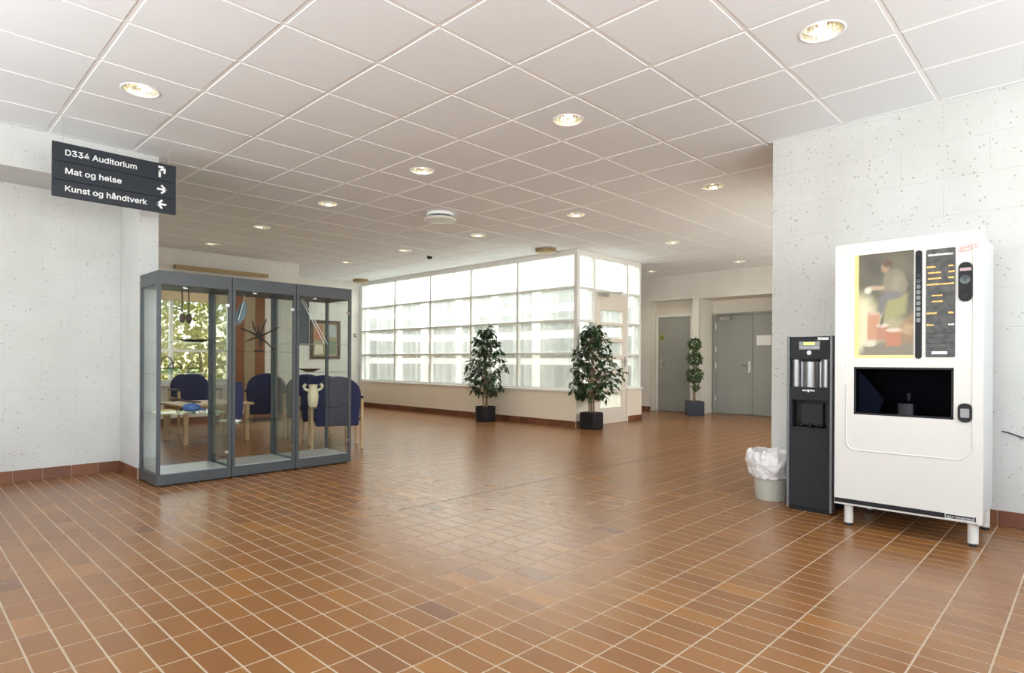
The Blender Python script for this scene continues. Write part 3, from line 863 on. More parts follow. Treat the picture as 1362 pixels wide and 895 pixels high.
# door: plate with openings for poster, dispensing window and coin panel
def YV(u): return VY1 - u              # u: metres from the machine's left edge
def front_plate(openings):
    us = sorted({0, VY1 - VY0} | {o for op in openings for o in op[:2]}); zs_ = sorted({VB, VT} | {o for op in openings for o in op[2:]})
    m = MB()
    for a, b in zip(us[:-1], us[1:]):
        for c, d in zip(zs_[:-1], zs_[1:]):
            if any(op[0] <= a and b <= op[1] and op[2] <= c and d <= op[3] for op in openings): continue
            m.box(VX, VX + .058, YV(b), YV(a), c, d)
    return m
POST = (.115, .442, 1.103, 1.765); WIN = (.114, .644, .738, 1.044)
def clean(mb, name, mt, parent, bevel):
    import bmesh
    bm = bmesh.new(); me = mb.mesh(name, mt, LOC.get(parent.name))
    bm.from_mesh(me); bmesh.ops.remove_doubles(bm, verts=bm.verts, dist=1e-5)
    seen = {}
    for f in bm.faces: seen.setdefault(tuple(sorted(v.index for v in f.verts)), []).append(f)
    dead = [f for fs in seen.values() if len(fs) > 1 for f in fs]
    bmesh.ops.delete(bm, geom=dead, context='FACES')
    bmesh.ops.dissolve_limit(bm, angle_limit=.01, verts=bm.verts, edges=bm.edges)
    bm.to_mesh(me); bm.free()
    o = bpy.data.objects.new(name, me); C.objects.link(o); o.parent = parent; LOC[o.name] = LOC[parent.name]
    if bevel:
        b = o.modifiers.new('bevel', 'BEVEL'); b.width = bevel; b.segments = 3; b.limit_method = 'ANGLE'
    return o
door = clean(front_plate([POST, WIN]), 'front_door', M['vend'], t, .006)
# embossed frame line around the service panel
pts = [(.07, .93), (.07, .56)] + [(.07 + .055 - .055 * math.cos(a), .56 - .055 * math.sin(a)) for a in (PI / 8, PI / 4, 3 * PI / 8)] + [(.125, .505), (.66, .505)] + [(.66 + .055 * math.sin(a), .56 - .055 * math.cos(a)) for a in (PI / 8, PI / 4, 3 * PI / 8)] + [(.735, .56), (.735, 1.76)]
MB().tube([(VX, YV(u), z) for u, z in pts], .005, 8).build('embossed_line', M['vend'], t, smooth=True)
# back-lit poster
Wp, Hp = POST[1] - POST[0], POST[3] - POST[2]
def sm(a, b, x):
    x = max(0, min(1, (x - a) / (b - a))); return x * x * (3 - 2 * x)
def inpoly(u, v, ps, soft=.008):
    ins = False; dmin = 9
    for (x1, y1), (x2, y2) in zip(ps, ps[1:] + ps[:1]):
        if (y1 > v) != (y2 > v) and u < (x2 - x1) * (v - y1) / (y2 - y1) + x1: ins = not ins
        t_ = max(0, min(1, ((u - x1) * (x2 - x1) + (v - y1) * (y2 - y1)) / ((x2 - x1) ** 2 + (y2 - y1) ** 2 + 1e-9)))
        dmin = min(dmin, math.hypot(u - x1 - t_ * (x2 - x1), v - y1 - t_ * (y2 - y1)))
    return sm(-soft, soft, dmin if ins else -dmin)
def ell(cx, cy_, rx, ry, n=14): return [(cx + rx * math.cos(2 * PI * k / n), cy_ + ry * math.sin(2 * PI * k / n)) for k in range(n)]
def pot(cx, cy_, rx, ry): return [(cx - rx, cy_ - ry), (cx + rx, cy_ - ry), (cx + rx * .95, cy_ + ry), (cx - rx * .95, cy_ + ry)]
SHAPES = [  # a photograph of a seated man with red pots in front of him
    ([(0, 0), (Wp, 0), (Wp, .2), (.22, .29), (.10, .36), (0, .46)], (.42, .36, .20), .05),
    ([(0, .05), (.10, .05), (.12, .25), (.08, .38), (0, .40)], (.80, .72, .46), .05),  # lower-left patch: glow of the backlight tube painted into the print
    ([(.17, .24), (.28, .28), (.29, .40), (.18, .40)], (.36, .33, .13), .015),
    ([(.23, .10), (Wp, .08), (Wp, .28), (.29, .25), (.25, .19)], (.34, .21, .10), .02),
    ([(.25, .16), (.31, .14), (Wp, .20), (.28, .22)], (.50, .33, .17), .012),
    ([(.03, .01), (.28, 0), (Wp, .02), (Wp, .09), (.2, .11), (.05, .08)], (.25, .20, .14), .02),
    ([(.20, .555), (.165, .53), (.155, .46), (.10, .435), (.10, .455), (.155, .43), (.19, .40), (.275, .40), (.292, .46), (.27, .53), (.24, .56)], (.27, .23, .15), .012),
    ([(.22, .52), (.20, .47), (.215, .42), (.25, .43), (.26, .5)], (.33, .29, .20), .02),
    ([(.19, .42), (.275, .41), (.26, .38), (.175, .36), (.16, .28), (.12, .275), (.13, .33), (.137, .385)], (.20, .18, .17), .01),
    (ell(.17, .572, .023, .034), (.42, .26, .16), .008),
    (ell(.183, .595, .028, .022), (.14, .08, .04), .008),
    ([(.06, .455), (.09, .432), (.165, .435), (.16, .455), (.1, .462)], (.55, .38, .25), .008),
    (ell(.072, .432, .02, .02), (.82, .74, .58), .008),
    (pot(.105, .20, .036, .085), (.60, .30, .17), .008), (ell(.105, .285, .036, .012), (.66, .46, .34), .006),
    (pot(.157, .16, .033, .045), (.50, .22, .13), .008), (ell(.157, .205, .034, .012), (.72, .58, .45), .006),
    (pot(.217, .125, .042, .05), (.52, .20, .10), .008), (ell(.217, .175, .043, .013), (.74, .60, .46), .006),
    (ell(.085, .092, .035, .02), (.75, .66, .48), .008), ([(.14, .20), (.15, .26), (.168, .29), (.16, .22)], (.12, .12, .05), .006)]
NU, NV = 56, 112
m = MB(); cols = []
for j in range(NV + 1):
    for i in range(NU + 1):
        u, v = Wp * i / NU, Hp * j / NV
        k_ = 1 + .3 * math.sin(u * 23 + v * 9) * math.sin(v * 17 + 1); c = (.135 * k_, .118 * k_, .075 * k_)
        for ps, cl, so in SHAPES:
            k = inpoly(u, v, ps, so)
            if k > 0: c = tuple(p * (1 - k) + q * k for p, q in zip(c, cl))
        g_ = random.uniform(.93, 1.07)
        cols.append(tuple(x * g_ for x in c))
        m.v.append((VX + .022, YV(POST[0] + u), POST[2] + v))
for j in range(NV):
    for i in range(NU):
        a = j * (NU + 1) + i
        m.f.append((a, a + NU + 1, a + NU + 2, a + 1)); m.m.append(0)
def print_mat():
    q = bpy.data.materials.new('backlit_print'); q.use_nodes = True
    n = q.node_tree.nodes; L = q.node_tree.links; p = n['Principled BSDF']
    at = n.new('ShaderNodeAttribute'); at.attribute_name = 'ink'
    mu = n.new('ShaderNodeMix'); mu.data_type = 'RGBA'; mu.blend_type = 'MULTIPLY'; mu.inputs[0].default_value = 1; mu.inputs[7].default_value = (.2, .2, .2, 1)
    L.new(at.outputs['Color'], mu.inputs[6]); L.new(mu.outputs[2], p.inputs['Base Color'])
    L.new(at.outputs['Color'], p.inputs['Emission Color']); p.inputs['Emission Strength'].default_value = .85; p.inputs['Roughness'].default_value = .4
    return q
poster = m.build('poster', print_mat(), t)
ca = poster.data.color_attributes.new('ink', 'FLOAT_COLOR', 'POINT')
ca.data.foreach_set('color', [x for c in cols for x in (*c, 1)])
MB().box(VX + .0225, VX + .03, YV(POST[1]), YV(POST[0]), POST[2], POST[3]).build('poster_backing', M['black'], poster)
m = MB().box(VX + .012, VX + .021, YV(POST[0] + .02), YV(POST[0]), POST[2], POST[3]).box(VX + .012, VX + .021, YV(POST[1]), YV(POST[0] + .02), POST[2], POST[2] + .018)
m.build('lamp_edge', flat((1.0, .78, .28), .8), poster)
MB().box(VX + .004, VX + .008, YV(POST[1]), YV(POST[0]), POST[2], POST[3]).build('poster_glass', glass('poster_pane', (.98, .98, .98), boost=.3), t)
# selection keys
def rr(u0, u1, z0_, z1_, r, n=5):
    out = []
    for cx, cz, a0 in ((u1 - r, z1_ - r, 0), (u0 + r, z1_ - r, PI / 2), (u0 + r, z0_ + r, PI), (u1 - r, z0_ + r, 1.5 * PI)):
        for k in range(n + 1):
            a = a0 + PI / 2 * k / n; out.append((cx + r * math.cos(a), cz + r * math.sin(a)))
    return out
def plate(name, mt, u0, u1, z0_, z1_, r, x0, x1, parent=t):
    m = MB().prism([(x0, YV(u), z) for u, z in rr(u0, u1, z0_, z1_, r)], (x1 - x0, 0, 0))
    return m.build(name, mt, parent)
ks = plate('key_strip', M['black'], .451, .485, 1.098, 1.758, .016, VX - .006, VX + .002)
for k in range(12): plate('selection_key', M['blackgloss'], .457, .479, 1.32 + k * .034, 1.346 + k * .034, .008, VX - .010, VX - .005, ks)
sp = plate('selection_panel', mat('grey_panel', (.055, .055, .055), .5, spec=.3, noise=(30, (.115, .115, .115), .3, .7)), .505, .650, 1.107, 1.756, .008, VX - .004, VX + .002)
og = flat((.95, .48, .12), 1.4); wt = M['letter']
m = MB()
def bar(m, u0, u1, z, h=.009): 
    # a line of small lettering: a row of glyph-sized strokes
    u = u0
    while u < u1 - .003:
        wdt = random.uniform(.005, .010)
        m.box(VX - .0052, VX - .004, YV(min(u + wdt, u1)), YV(u), z, z + h * random.uniform(.75, 1.1)); u += wdt + .002
for z, a, b, c, d in ((1.645, .51, .555, .617, .645), (1.610, .515, .58, .617, .645), (1.575, .515, .585, .617, .645), (1.54, .51, .58, .585, .645), (1.473, .535, .587, 0, 0), (1.437, .535, .59, 0, 0), (1.367, .51, .56, .617, .645), (1.297, .51, .545, 0, 0)):
    bar(m, a, b, z)
    if d: bar(m, c, d, z)
tag(m.build('price_list', og, sp), kind='stuff')
m = MB(); bar(m, .515, .64, 1.715, .012); bar(m, .617, .645, 1.297)
m.prism([(VX - .006, YV(.535), 1.125), (VX - .006, YV(.612), 1.125), (VX - .006, YV(.612), 1.142), (VX - .006, YV(.535), 1.142)], (.003, 0, 0))
tag(m.build('panel_print', wt, sp), kind='stuff')
for z in (1.16, 1.19, 1.22, 1.25): MB().box(VX - .0046, VX - .004, YV(.648), YV(.507), z, z + .002).build('divider', M['black'], sp)
# coin mechanism
cm_ = plate('coin_panel', M['black'], .665, .732, 1.432, 1.662, .033, VX - .012, VX + .002)
plate('coin_label', flat((.42, .30, .32)), .672, .727, 1.61, 1.628, .004, VX - .0135, VX - .0115, cm_)
MB().cyl((VX - .02, YV(.698), 1.56), (VX - .008, YV(.698), 1.56), .026, n=24).build('coin_knob', M['blackgloss'], cm_)
MB().cyl((VX - .02, YV(.698), 1.463), (VX - .008, YV(.698), 1.463), .017, n=20).build('return_button', M['char'], cm_)
MB().box(VX - .022, VX - .012, YV(.700), YV(.696), 1.548, 1.572).build('coin_slot', M['char'], cm_)
# script logo
m = MB()
m.tube([(VX - .001, YV(.708 + .046 * math.cos(q * PI / 12)), 1.745 + .019 * math.sin(q * PI / 12) + .008 * math.cos(q * PI / 12)) for q in range(25)], .0009, 5)
pts_ = [(VX - .001, YV(.672 + .0042 * q), 1.739 + .0008 * q + (.009 if q % 2 else -.003) * (1.3 if q in (1, 9) else 1)) for q in range(18)]
m.tube(pts_, .0013, 5)
m.tube([(VX - .001, YV(.668), 1.733), (VX - .001, YV(.70), 1.729), (VX - .001, YV(.752), 1.748)], .0012, 5)
m.build('script_logo', flat((.72, .12, .08)), t)
# dispensing niche
m = MB()
u0, u1, z0_, z1_ = WIN
m.box(VX + .25, VX + .26, YV(u1), YV(u0), z0_, z1_).box(VX + .058, VX + .25, YV(u0), YV(u0) + .01, z0_, z1_).box(VX + .058, VX + .25, YV(u1) - .01, YV(u1), z0_, z1_).box(VX + .058, VX + .25, YV(u1), YV(u0), z0_ - .01, z0_).box(VX + .058, VX + .25, YV(u1), YV(u0), z1_, z1_ + .01)
# niche sits in the cabinet: the cabinet front is covered by it
nic = m.build('dispensing_niche', M['black'], t)
MB().box(VX + .004, VX + .05, YV(u0 + .012), YV(u0), z0_, z1_).box(VX + .004, VX + .05, YV(u1), YV(u1 - .012), z0_, z1_).box(VX + .004, VX + .05, YV(u1), YV(u0), z0_, z0_ + .012).box(VX + .004, VX + .05, YV(u1), YV(u0), z1_ - .012, z1_).build('niche_frame', M['black'], nic)
MB().prism([(VX + .052, YV(u0 + .012), z0_ + .012), (VX + .052, YV(u0 + .012), z1_ - .012), (VX + .056, YV(u0 + .16), z0_ + .10), (VX + .056, YV(u0 + .13), z0_ + .012)], (.002, 0, 0)).build('door_flap', flat((.02, .035, .07)), nic)
MB().lathe([(.055, 0), (.055, .07), (.05, .07), (.05, .01)], (VX + .045, YV(.40), z0_ + .012), 24).build('cup_holder', M['char'], nic, smooth=True)
MB().cyl((VX + .045, YV(.41), z0_ + .10), (VX + .045, YV(.41), z0_ + .145), .008, .014, 12).build('spout', M['steel'], nic)
MB().box(VX + .006, VX + .010, YV(u1 - .012), YV(u0 + .012), z0_ + .012, z1_ - .012).build('niche_window', glass('smoked_glass', (.5, .51, .55), boost=.25), nic)
cr_ = plate('change_tray', M['black'], .665, .733, .727, .838, .03, VX - .012, VX + .002)
plate('tray_flap', mat('grey_flap', (.25, .25, .26), .35, noise=(30, (.28, .28, .29), .3, .7)), .678, .720, .755, .807, .006, VX - .016, VX - .011, cr_)
# lock, bottom bar, maker's plate, legs, hinges
MB().cyl((VX - .008, YV(.052), 1.049), (VX, YV(.052), 1.049), .010, n=16).build('lock', M['steel'], t)
kb = MB().box(VX - .003, VX + .001, YV(.752), YV(.003), .142 + .012, .182).build('kick_bar', M['black'], t)
MB().box(VX - .005, VX - .003, YV(.745), YV(.605), .153, .183).build('maker_plate', M['letter'], kb)
MB().box(VX - .0058, VX - .005, YV(.742), YV(.608), .157, .180).build('plate_face', M['black'], kb)
tag(place_text(textmesh('WITTENBORG', .022, M['letter'], bold=0), 'lettering', kb, (VX - .0068, YV(.612), .1605), (0, -1, 0), (0, 0, 1), .126), kind='stuff')
for x, y in ((VX + .05, VY1 - .075), (VX + .05, VY0 + .05), (4.94, VY1 - .075), (4.94, VY0 + .05)):
    lg = MB().tube([(x, y, .02), (x, y, VB + .012)], .027, 16).build('leg', M['vend'], t, smooth=True)
    MB().cyl((x, y, 0), (x, y, .02), .02, n=12).build('foot', M['char'], lg)
for z in (VT, VB - .01): MB().cyl((VX + .02, VY0 + .015, z), (VX + .02, VY0 + .015, z + .014), .012, n=10).box(VX + .01, VX + .07, VY0 + .008, VY0 + .022, z + .002, z + .009).build('hinge', M['steel'], t)
MB().box(VX + .1, VX + .16, VY0 + .005, VY0 + .02, VB - .02, VB + .01).build('side_bracket', M['vendside'], t)
c_ = MB().tube([(5.06, .45, .63), (5.09, .42, .62), (5.115, .36, .595), (5.12, .2, .56), (5.12, 0, .53), (5.12, -.5, .5)], .005, 8).build('power_cable', M['cord'], smooth=True)
tag(c_, 'black power cable along the wall right of the vending machine', 'cable')

# ------------------------------------------------------------------ water cooler
WXf, WY0, WY1, WH = 4.60, 1.335, 1.645, 1.262
t = thing('water_cooler', 'slim charcoal water cooler with silver taps band beside the vending machine', 'water cooler', (4.82, 1.49, 0))
def wc(name, mt, x0, x1, y0, y1, z0_, z1_, bevel=0, parent=None, **k): return MB().box(x0, x1, y0, y1, z0_, z1_).build(name, mt, parent or t, bevel=bevel, **k)
wc('rear_cabinet', M['char'], WXf + .06, 5.07, WY0 + .012, WY1 - .012, .02, WH - .012, .006)
for a, b in ((WY0, WY0 + .02), (WY1 - .02, WY1)): wc('side_trim', M['trim'], WXf, WXf + .075, a, b, .012, WH, .005)
wc('lower_panel', M['char'], WXf + .008, WXf + .06, WY0 + .02, WY1 - .02, .03, .60, .004)
wc('foot_plinth', M['black'], WXf + .03, 5.05, WY0 + .03, WY1 - .03, 0, .03)
nb = wc('niche_back', M['blackgloss'], WXf + .055, WXf + .059, WY0 + .02, WY1 - .02, .60, .80)
for a, b in ((WY0 + .02, WY0 + .038), (WY1 - .038, WY1 - .02)): wc('niche_cheek', M['char'], WXf + .008, WXf + .055, a, b, .60, .80, .003)
wc('niche_column', M['char'], WXf + .03, WXf + .055, WY0 + .07, WY1 - .09, .62, .78, .006, nb)
for k, y in enumerate((1.42, 1.49, 1.55)): MB().lathe([(.02, 0), (.024, .015), (.012, .03), (0, .032)], (WXf + .035, y, .605), 12).build('drip_cup', M['blackgloss'], nb, smooth=True)
wc('drip_tray', M['black'], WXf + .005, WXf + .055, WY0 + .038, WY1 - .038, .592, .606, .002)
fp = wc('front_panel', M['char'], WXf + .006, WXf + .06, WY0 + .02, WY1 - .02, .80, .895, .004)
_lg = MB(); _y = 1.537
for _k in range(9):
    _w = (.007, .005, .008, .006, .010, .006, .008, .005, .007)[_k]
    _lg.box(WXf + .0045, WXf + .006, _y - _w, _y, .866 - (.007 if _k == 4 else 0), .866 + (.013 if _k in (1, 4, 6) else .0095)); _y -= _w + .0025
tag(_lg.build('lettering', M['letter'], fp), kind='stuff')
wc('panel_slot', M['black'], WXf + .004, WXf + .007, WY0 + .06, WY1 - .06, .824, .838, 0, fp)
wc('silver_band', M['silver'], WXf + .045, WXf + .062, WY0 + .02, WY1 - .02, .895, 1.094)
m = MB().cyl((WXf + .05, 1.49, .895), (WXf + .05, 1.49, 1.085), .058, n=32)
m.build('tap_cylinder', M['silver'], t, smooth=True)
for a, b in ((WY0 + .02, WY0 + .088), (WY1 - .088, WY1 - .02)):
    y = (a + b) / 2
    MB().cyl((WXf + .048, y, .897), (WXf + .048, y, 1.092), .0335, n=32).build('silver_column', M['silver'], t, smooth=True)
MB().lathe([(.062, 1.078), (.066, 1.085), (.066, 1.094), (0, 1.094)], (WXf + .05, 1.49, 0), 32).build('tap_collar', M['char'], t, smooth=True)
tp = wc('control_panel', M['char'], WXf + .006, WXf + .06, WY0 + .02, WY1 - .02, 1.094, WH - .004, .006)
wc('display_window', M['blackgloss'], WXf + .003, WXf + .007, 1.42, 1.56, 1.165, 1.222, 0, tp)
wc('lit_display', flat((.62, .72, .12), 1.6), WXf + .002, WXf + .0035, 1.455, 1.53, 1.198, 1.216, 0, tp)
m = MB()
for k in range(6): m.box(WXf + .0018, WXf + .0034, 1.428 + k * .022, 1.440 + k * .022, 1.176, 1.182)
tag(m.build('display_legend', M['silver'], tp), kind='stuff')
MB().cyl((WXf + .002, 1.492, 1.142), (WXf + .007, 1.492, 1.142), .016, n=20).build('push_button', M['silver'], tp)
wc('white_label', M['letter'], WXf + .004, WXf + .0065, WY0 + .028, WY0 + .10, 1.232, 1.25, 0, tp)

# ------------------------------------------------------------------ waste bin
t = thing('waste_bin', 'grey ribbed plastic waste bin with white bag hanging over its rim', 'waste bin', (4.86, 1.85, 0))
MB().lathe([(.0, .003), (.112, .0), (.118, .02), (.14, .30), (.148, .33), (.136, .33), (.128, .29), (.108, .02), (0, .018)], n=60, wob=lambda j, k, n: 1 + (.012 if (k % 3 == 0 and 1 <= j <= 3) else 0)).build('bin_body', M['bin'], t, smooth=True, local=True)
rnd = [random.uniform(-.07, .07) for _ in range(64)]
def wobble(j, k, n):
    return 1 + rnd[(k * 3 + j * 7) % 64] * (.5 if j < 3 else .75) + .05 * math.sin(3 * 2 * PI * k / n + j * .5)
_bag = MB().lathe([(.125, .22), (.13, .30), (.135, .355), (.15, .385), (.165, .378), (.178, .345), (.183, .29), (.175, .235), (.160, .185), (.150, .17), (.149, .185), (.153, .24), (.155, .32)], n=40, wob=wobble)
bagm = _bag.build('bag_liner', M['bag'], t, local=True, smooth=True)
bagm.modifiers.clear()
_m = bagm.modifiers.new('smooth', 'SUBSURF'); _m.levels = 2; _m.render_levels = 2
_t = bpy.data.textures.new('crumple', 'CLOUDS'); _t.noise_scale = .055; _t.noise_depth = 2
_m = bagm.modifiers.new('crumple', 'DISPLACE'); _m.texture = _t; _m.strength = .05; _m.mid_level = .5; _m.texture_coords = 'LOCAL'

# ------------------------------------------------------------------ display cases
CY0, CY1, CH_ = 5.63, 6.13, 1.815
def case(name, xa, xb_, label, shelves, hinge_right=True):
    t = thing(name, label, 'display case', ((xa + xb_) / 2, (CY0 + CY1) / 2, 0), group='grey framed glass display cases in a row')
    P = .028
    MB().box(xa, xb_, CY0, CY1, .012, .10).build('base', M['slate'], t, bevel=.003)
    MB().box(xa + .02, xb_ - .02, CY0 + .03, CY1 - .02, 0, .012).build('plinth', M['black'], t)
    MB().box(xa + P, xb_ - P, CY0 + P, CY1 - P, .10, .106).build('case_floor', M['casefloor'], t)
    MB().box(xa, xb_, CY0, CY1, 1.70, CH_).build('top', M['slate'], t, bevel=.003)
    for x in (xa, xb_ - P):
        for y in (CY0, CY1 - P):
            MB().box(x, x + P, y, y + P, .10, 1.70).build('post', M['slate'], t, bevel=.002)
    MB().box(xa + P + .003, xb_ - P - .003, CY0 + .006, CY0 + .012, .104, 1.697).build('glass_door', M['glass'], t)
    MB().box(xa + P, xb_ - P, CY1 - .014, CY1 - .008, .10, 1.70).build('back_glass', M['glass'], t)
    MB().box(xa + .008, xa + .014, CY0 + P, CY1 - P, .10, 1.70).build('side_glass', M['glass'], t)
    MB().box(xb_ - .014, xb_ - .008, CY0 + P, CY1 - P, .10, 1.70).build('side_glass', M['glass'], t)
    for z in shelves: MB().box(xa + P + .004, xb_ - P - .004, CY0 + .035, CY1 - .035, z - .006, z).build('glass_shelf', M['shelf'], t)
    hx = xb_ - P - .03
    for z in (.24, 1.56): MB().box(hx, hx + .035, CY0 - .004, CY0 + .008, z - .012, z + .012).build('door_hinge', M['chrome'], t)
    s = MB().cyl(((xa + xb_) / 2 - .06, CY0 + .1, 1.69), ((xa + xb_) / 2 - .06, CY0 + .1, 1.70), .03, n=20).build('spot_lamp', M['chrome'], t)
    return t
XA = [1.574, 2.178, 2.184, 2.788, 2.794, 3.398]
SH1, SH2, SH3 = (1.226, .948, .60), (1.15, .49), (1.24, .95, .585)
case('display_case', XA[0], XA[1], 'left glass display case beside the pillar, holding the blue bundle', SH1)
case('display_case', XA[2], XA[3], 'middle glass display case holding the black twig star', SH2)
case('display_case', XA[4], XA[5], 'right glass display case holding the cream vase', SH3)
# left case contents
t = thing('hanging_slippers', 'pair of dark brown slippers hanging by cords in the left display case', 'ornament', (1.87, 5.9, 1.42))
for x in (1.845, 1.90):
    MB().tube([(x, 5.9, 1.70), (x + .004, 5.9, 1.60), (x, 5.9, 1.49)], .006, 6).build('cord', M['darkwood'], t)
    MB().ball((x, 5.89, 1.44), .03, sc=(.75, 1.5, 1.5)).build('slipper', M['darkwood'], t, smooth=True)
t = thing('carved_tray', 'long black carved tray on the top shelf of the left case', 'tray', (1.94, 5.87, SH1[0]))
MB().lathe([(.06, 0), (.10, .012), (.13, .022), (.125, .024), (.06, .010), (0, .009)], n=28).build('dish', M['black'], t, smooth=True, local=True)
MB().tube([(-.12, 0, .02), (-.145, 0, .035), (-.15, 0, .02)], .006, 6).build('handle', M['black'], t, local=True)
for k, (x, y, lb) in enumerate(((1.70, 5.82, 'leftmost dark rimmed bowl with tall hoop on the middle shelf of the left case'), (1.80, 5.93, 'dark rimmed glass bowl in the middle of the left case shelf'), (1.93, 5.84, 'rightmost dark rimmed glass bowl in the left case'))):
    t = thing('glass_bowl', lb, 'bowl', (x, y, SH1[1]), group='glass bowls in the left display case')
    MB().lathe([(.025, 0), (.04, .012), (.055, .045), (.052, .045), (.036, .014), (0, .008)], n=24).build('bowl', M['shelf'], t, smooth=True, local=True)
    MB().tube([(.055 * math.cos(2 * PI * q / 20), .055 * math.sin(2 * PI * q / 20), .046) for q in range(21)], .004, 6).build('rim', M['black'], t, local=True)
    MB().tube([(.055 * math.cos(PI * q / 12), 0, .046 + (.1 if k == 0 else .05) * math.sin(PI * q / 12)) for q in range(13)], .005, 6).build('hoop', M['darkwood'], t, local=True)
t = thing('cloth_bundle', 'crumpled blue cloth bundle on the lowest shelf of the left case', 'cloth', (1.87, 5.84, SH1[2]))
mb = MB()
for q in range(6): mb.ball((random.uniform(-.07, .07), random.uniform(-.05, .05), .04), .045, sc=(1.3, 1.1, .85))
mb.build('bundle', M['cloth'], t, smooth=True, local=True)
MB().tube([(.09, 0, .03), (.13, .01, .022), (.16, -.01, .012)], [.014, .01, .006], 8).build('loose_end', M['cloth'], t, smooth=True, local=True)
t = thing('craft_book', 'flat yellow folder lying left of the blue cloth bundle', 'folder', (1.705, 5.87, SH1[2]))
MB().box(-.08, .06, -.09, .09, 0, .006).build('cover', M['yellow'], t, local=True)
MB().box(-.075, .058, -.088, .088, .006, .022).build('pages', M['letter'], t, local=True)
MB().box(-.08, .06, -.09, .09, .022, .028).build('cover', M['yellow'], t, local=True)
t = thing('carved_spoon', 'brown carved wooden spoon propped behind the blue bundle', 'spoon', (1.95, 6.0, SH1[2]))
MB().tube([(-.13, 0, .115), (-.02, 0, .085), (.09, 0, .075)], [.012, .008, .009], 8).build('handle', M['darkwood'], t, smooth=True, local=True)
MB().ball((-.14, 0, .118), .03, sc=(1.2, .6, .7)).build('bowl', M['darkwood'], t, smooth=True, local=True)
MB().cyl((.03, 0, 0), (.03, 0, .075), .012, n=10).build('stand', M['darkwood'], t, local=True)
# middle case contents
t = thing('twig_star', 'black star of dry twigs standing in the middle display case', 'ornament', (2.545, 5.9, SH2[0]))
MB().cyl((0, 0, 0), (0, 0, .012), .05, n=20).cyl((0, 0, .012), (0, 0, .14), .004, n=6).build('stand', M['black'], t, local=True)
for k, (a, l) in enumerate(((25, .25), (65, .2), (160, .22), (-42, .2), (120, .17), (200, .16), (-75, .1), (90, .12))):
    a = math.radians(a); dx, dz = math.cos(a), math.sin(a); zc = .145
    if dz < 0: l = min(l, .13 / abs(dz))
    MB().tube([(0, 0, zc), (dx * l * .5, .02 * math.sin(k * 2), zc + dz * l * .5 + .008), (dx * l * .93, .03 * math.cos(k), zc + dz * l)], [.009, .007, .004], 6).build('twig', M['black'], t, smooth=True, local=True)
t = thing('feather_plume', 'pale blue feather plume hanging at upper left of the middle case', 'ornament', (2.40, 5.95, 1.45))
MB().tube([(.02, 0, .25), (.0, 0, .15), (-.04, 0, .0)], .003, 6).build('quill', M['steel'], t, local=True)
mb = MB()
for q in range(14):
    f_ = q / 13; x, z = .01 - .05 * f_, .19 - .19 * f_; ww_ = .012 + .035 * math.sin(PI * (f_ * .8 + .15))
    mb.prism([(x, -.001, z), (x + ww_, -.001, z - .035), (x + ww_ * .8, -.001, z - .05), (x, -.001, z - .014)], (0, .003, 0))
    mb.prism([(x, -.001, z), (x - ww_, -.001, z - .035), (x - ww_ * .8, -.001, z - .05), (x, -.001, z - .014)], (0, .003, 0))
mb.build('vane', flat((.17, .24, .28)), t, local=True)
t = thing('folded_shawl', 'dark blue knitted shawl draped on a stand in the middle case', 'shawl', (2.33, 5.9, SH2[1]))
MB().cyl((0, 0, 0), (0, 0, .36), .008, n=8).cyl((0, 0, 0), (0, 0, .01), .05, n=16).build('stand', M['steel'], t, local=True)
mb = MB()
prof = [(-.045, .02), (-.05, .15), (-.05, .30), (-.04, .36), (.04, .36), (.05, .30), (.052, .15), (.045, .02)]
mb.prism([(x, -.02, z) for x, z in prof], (0, .008, 0)).prism([(x, .012, z) for x, z in prof], (0, .008, 0)).box(-.04, .04, -.02, .02, .36, .368)
mb.build('shawl', M['blue'], t, local=True)
# right case contents
t = thing('cream_vase', 'cream two handled vase on the lower shelf of the right case', 'vase', (3.10, 5.88, SH3[2]))
MB().lathe([(.035, 0), (.042, .01), (.05, .05), (.056, .10), (.05, .15), (.04, .19), (.046, .225), (.05, .232), (.04, .23), (.032, .19), (0, .17)], n=28).build('body', M['cream'], t, smooth=True, local=True)
for s in (-1, 1):
    MB().tube([(s * .045, 0, .17), (s * .09, 0, .185), (s * .105, 0, .215), (s * .085, 0, .235)], [.016, .014, .016, .018], 10).build('handle', M['cream'], t, smooth=True, local=True)
for k, (xa_, xb2, yy) in enumerate(((2.97, 3.235, 5.90), (3.01, 3.29, 5.93))):
    o = MB().tube([(xa_, yy, 1.70), ((xa_ + xb2) / 2, yy, 1.475), (xb2, yy, 1.243)], [.003, .005, .003], 8).build('white_rod', M['letter'], smooth=True)
    tag(o, 'white tapered rod leaning in the right case, ' + ('left one of two' if k == 0 else 'right one of two'), 'rod', 'white rods in the right case')
t = thing('dark_dish', 'shallow dark wooden dish on the middle shelf of the right case', 'dish', (3.06, 5.88, SH3[1]))
MB().lathe([(.04, 0), (.05, .006), (.11, .028), (.108, .032), (.045, .012), (0, .011)], n=28).build('dish', M['darkwood'], t, smooth=True, local=True)
MB().lathe([(.03, 0), (.04, .004), (.04, .01), (.03, .012)], (0, 0, .011), 20).build('centre_ring', M['black'], t, local=True)

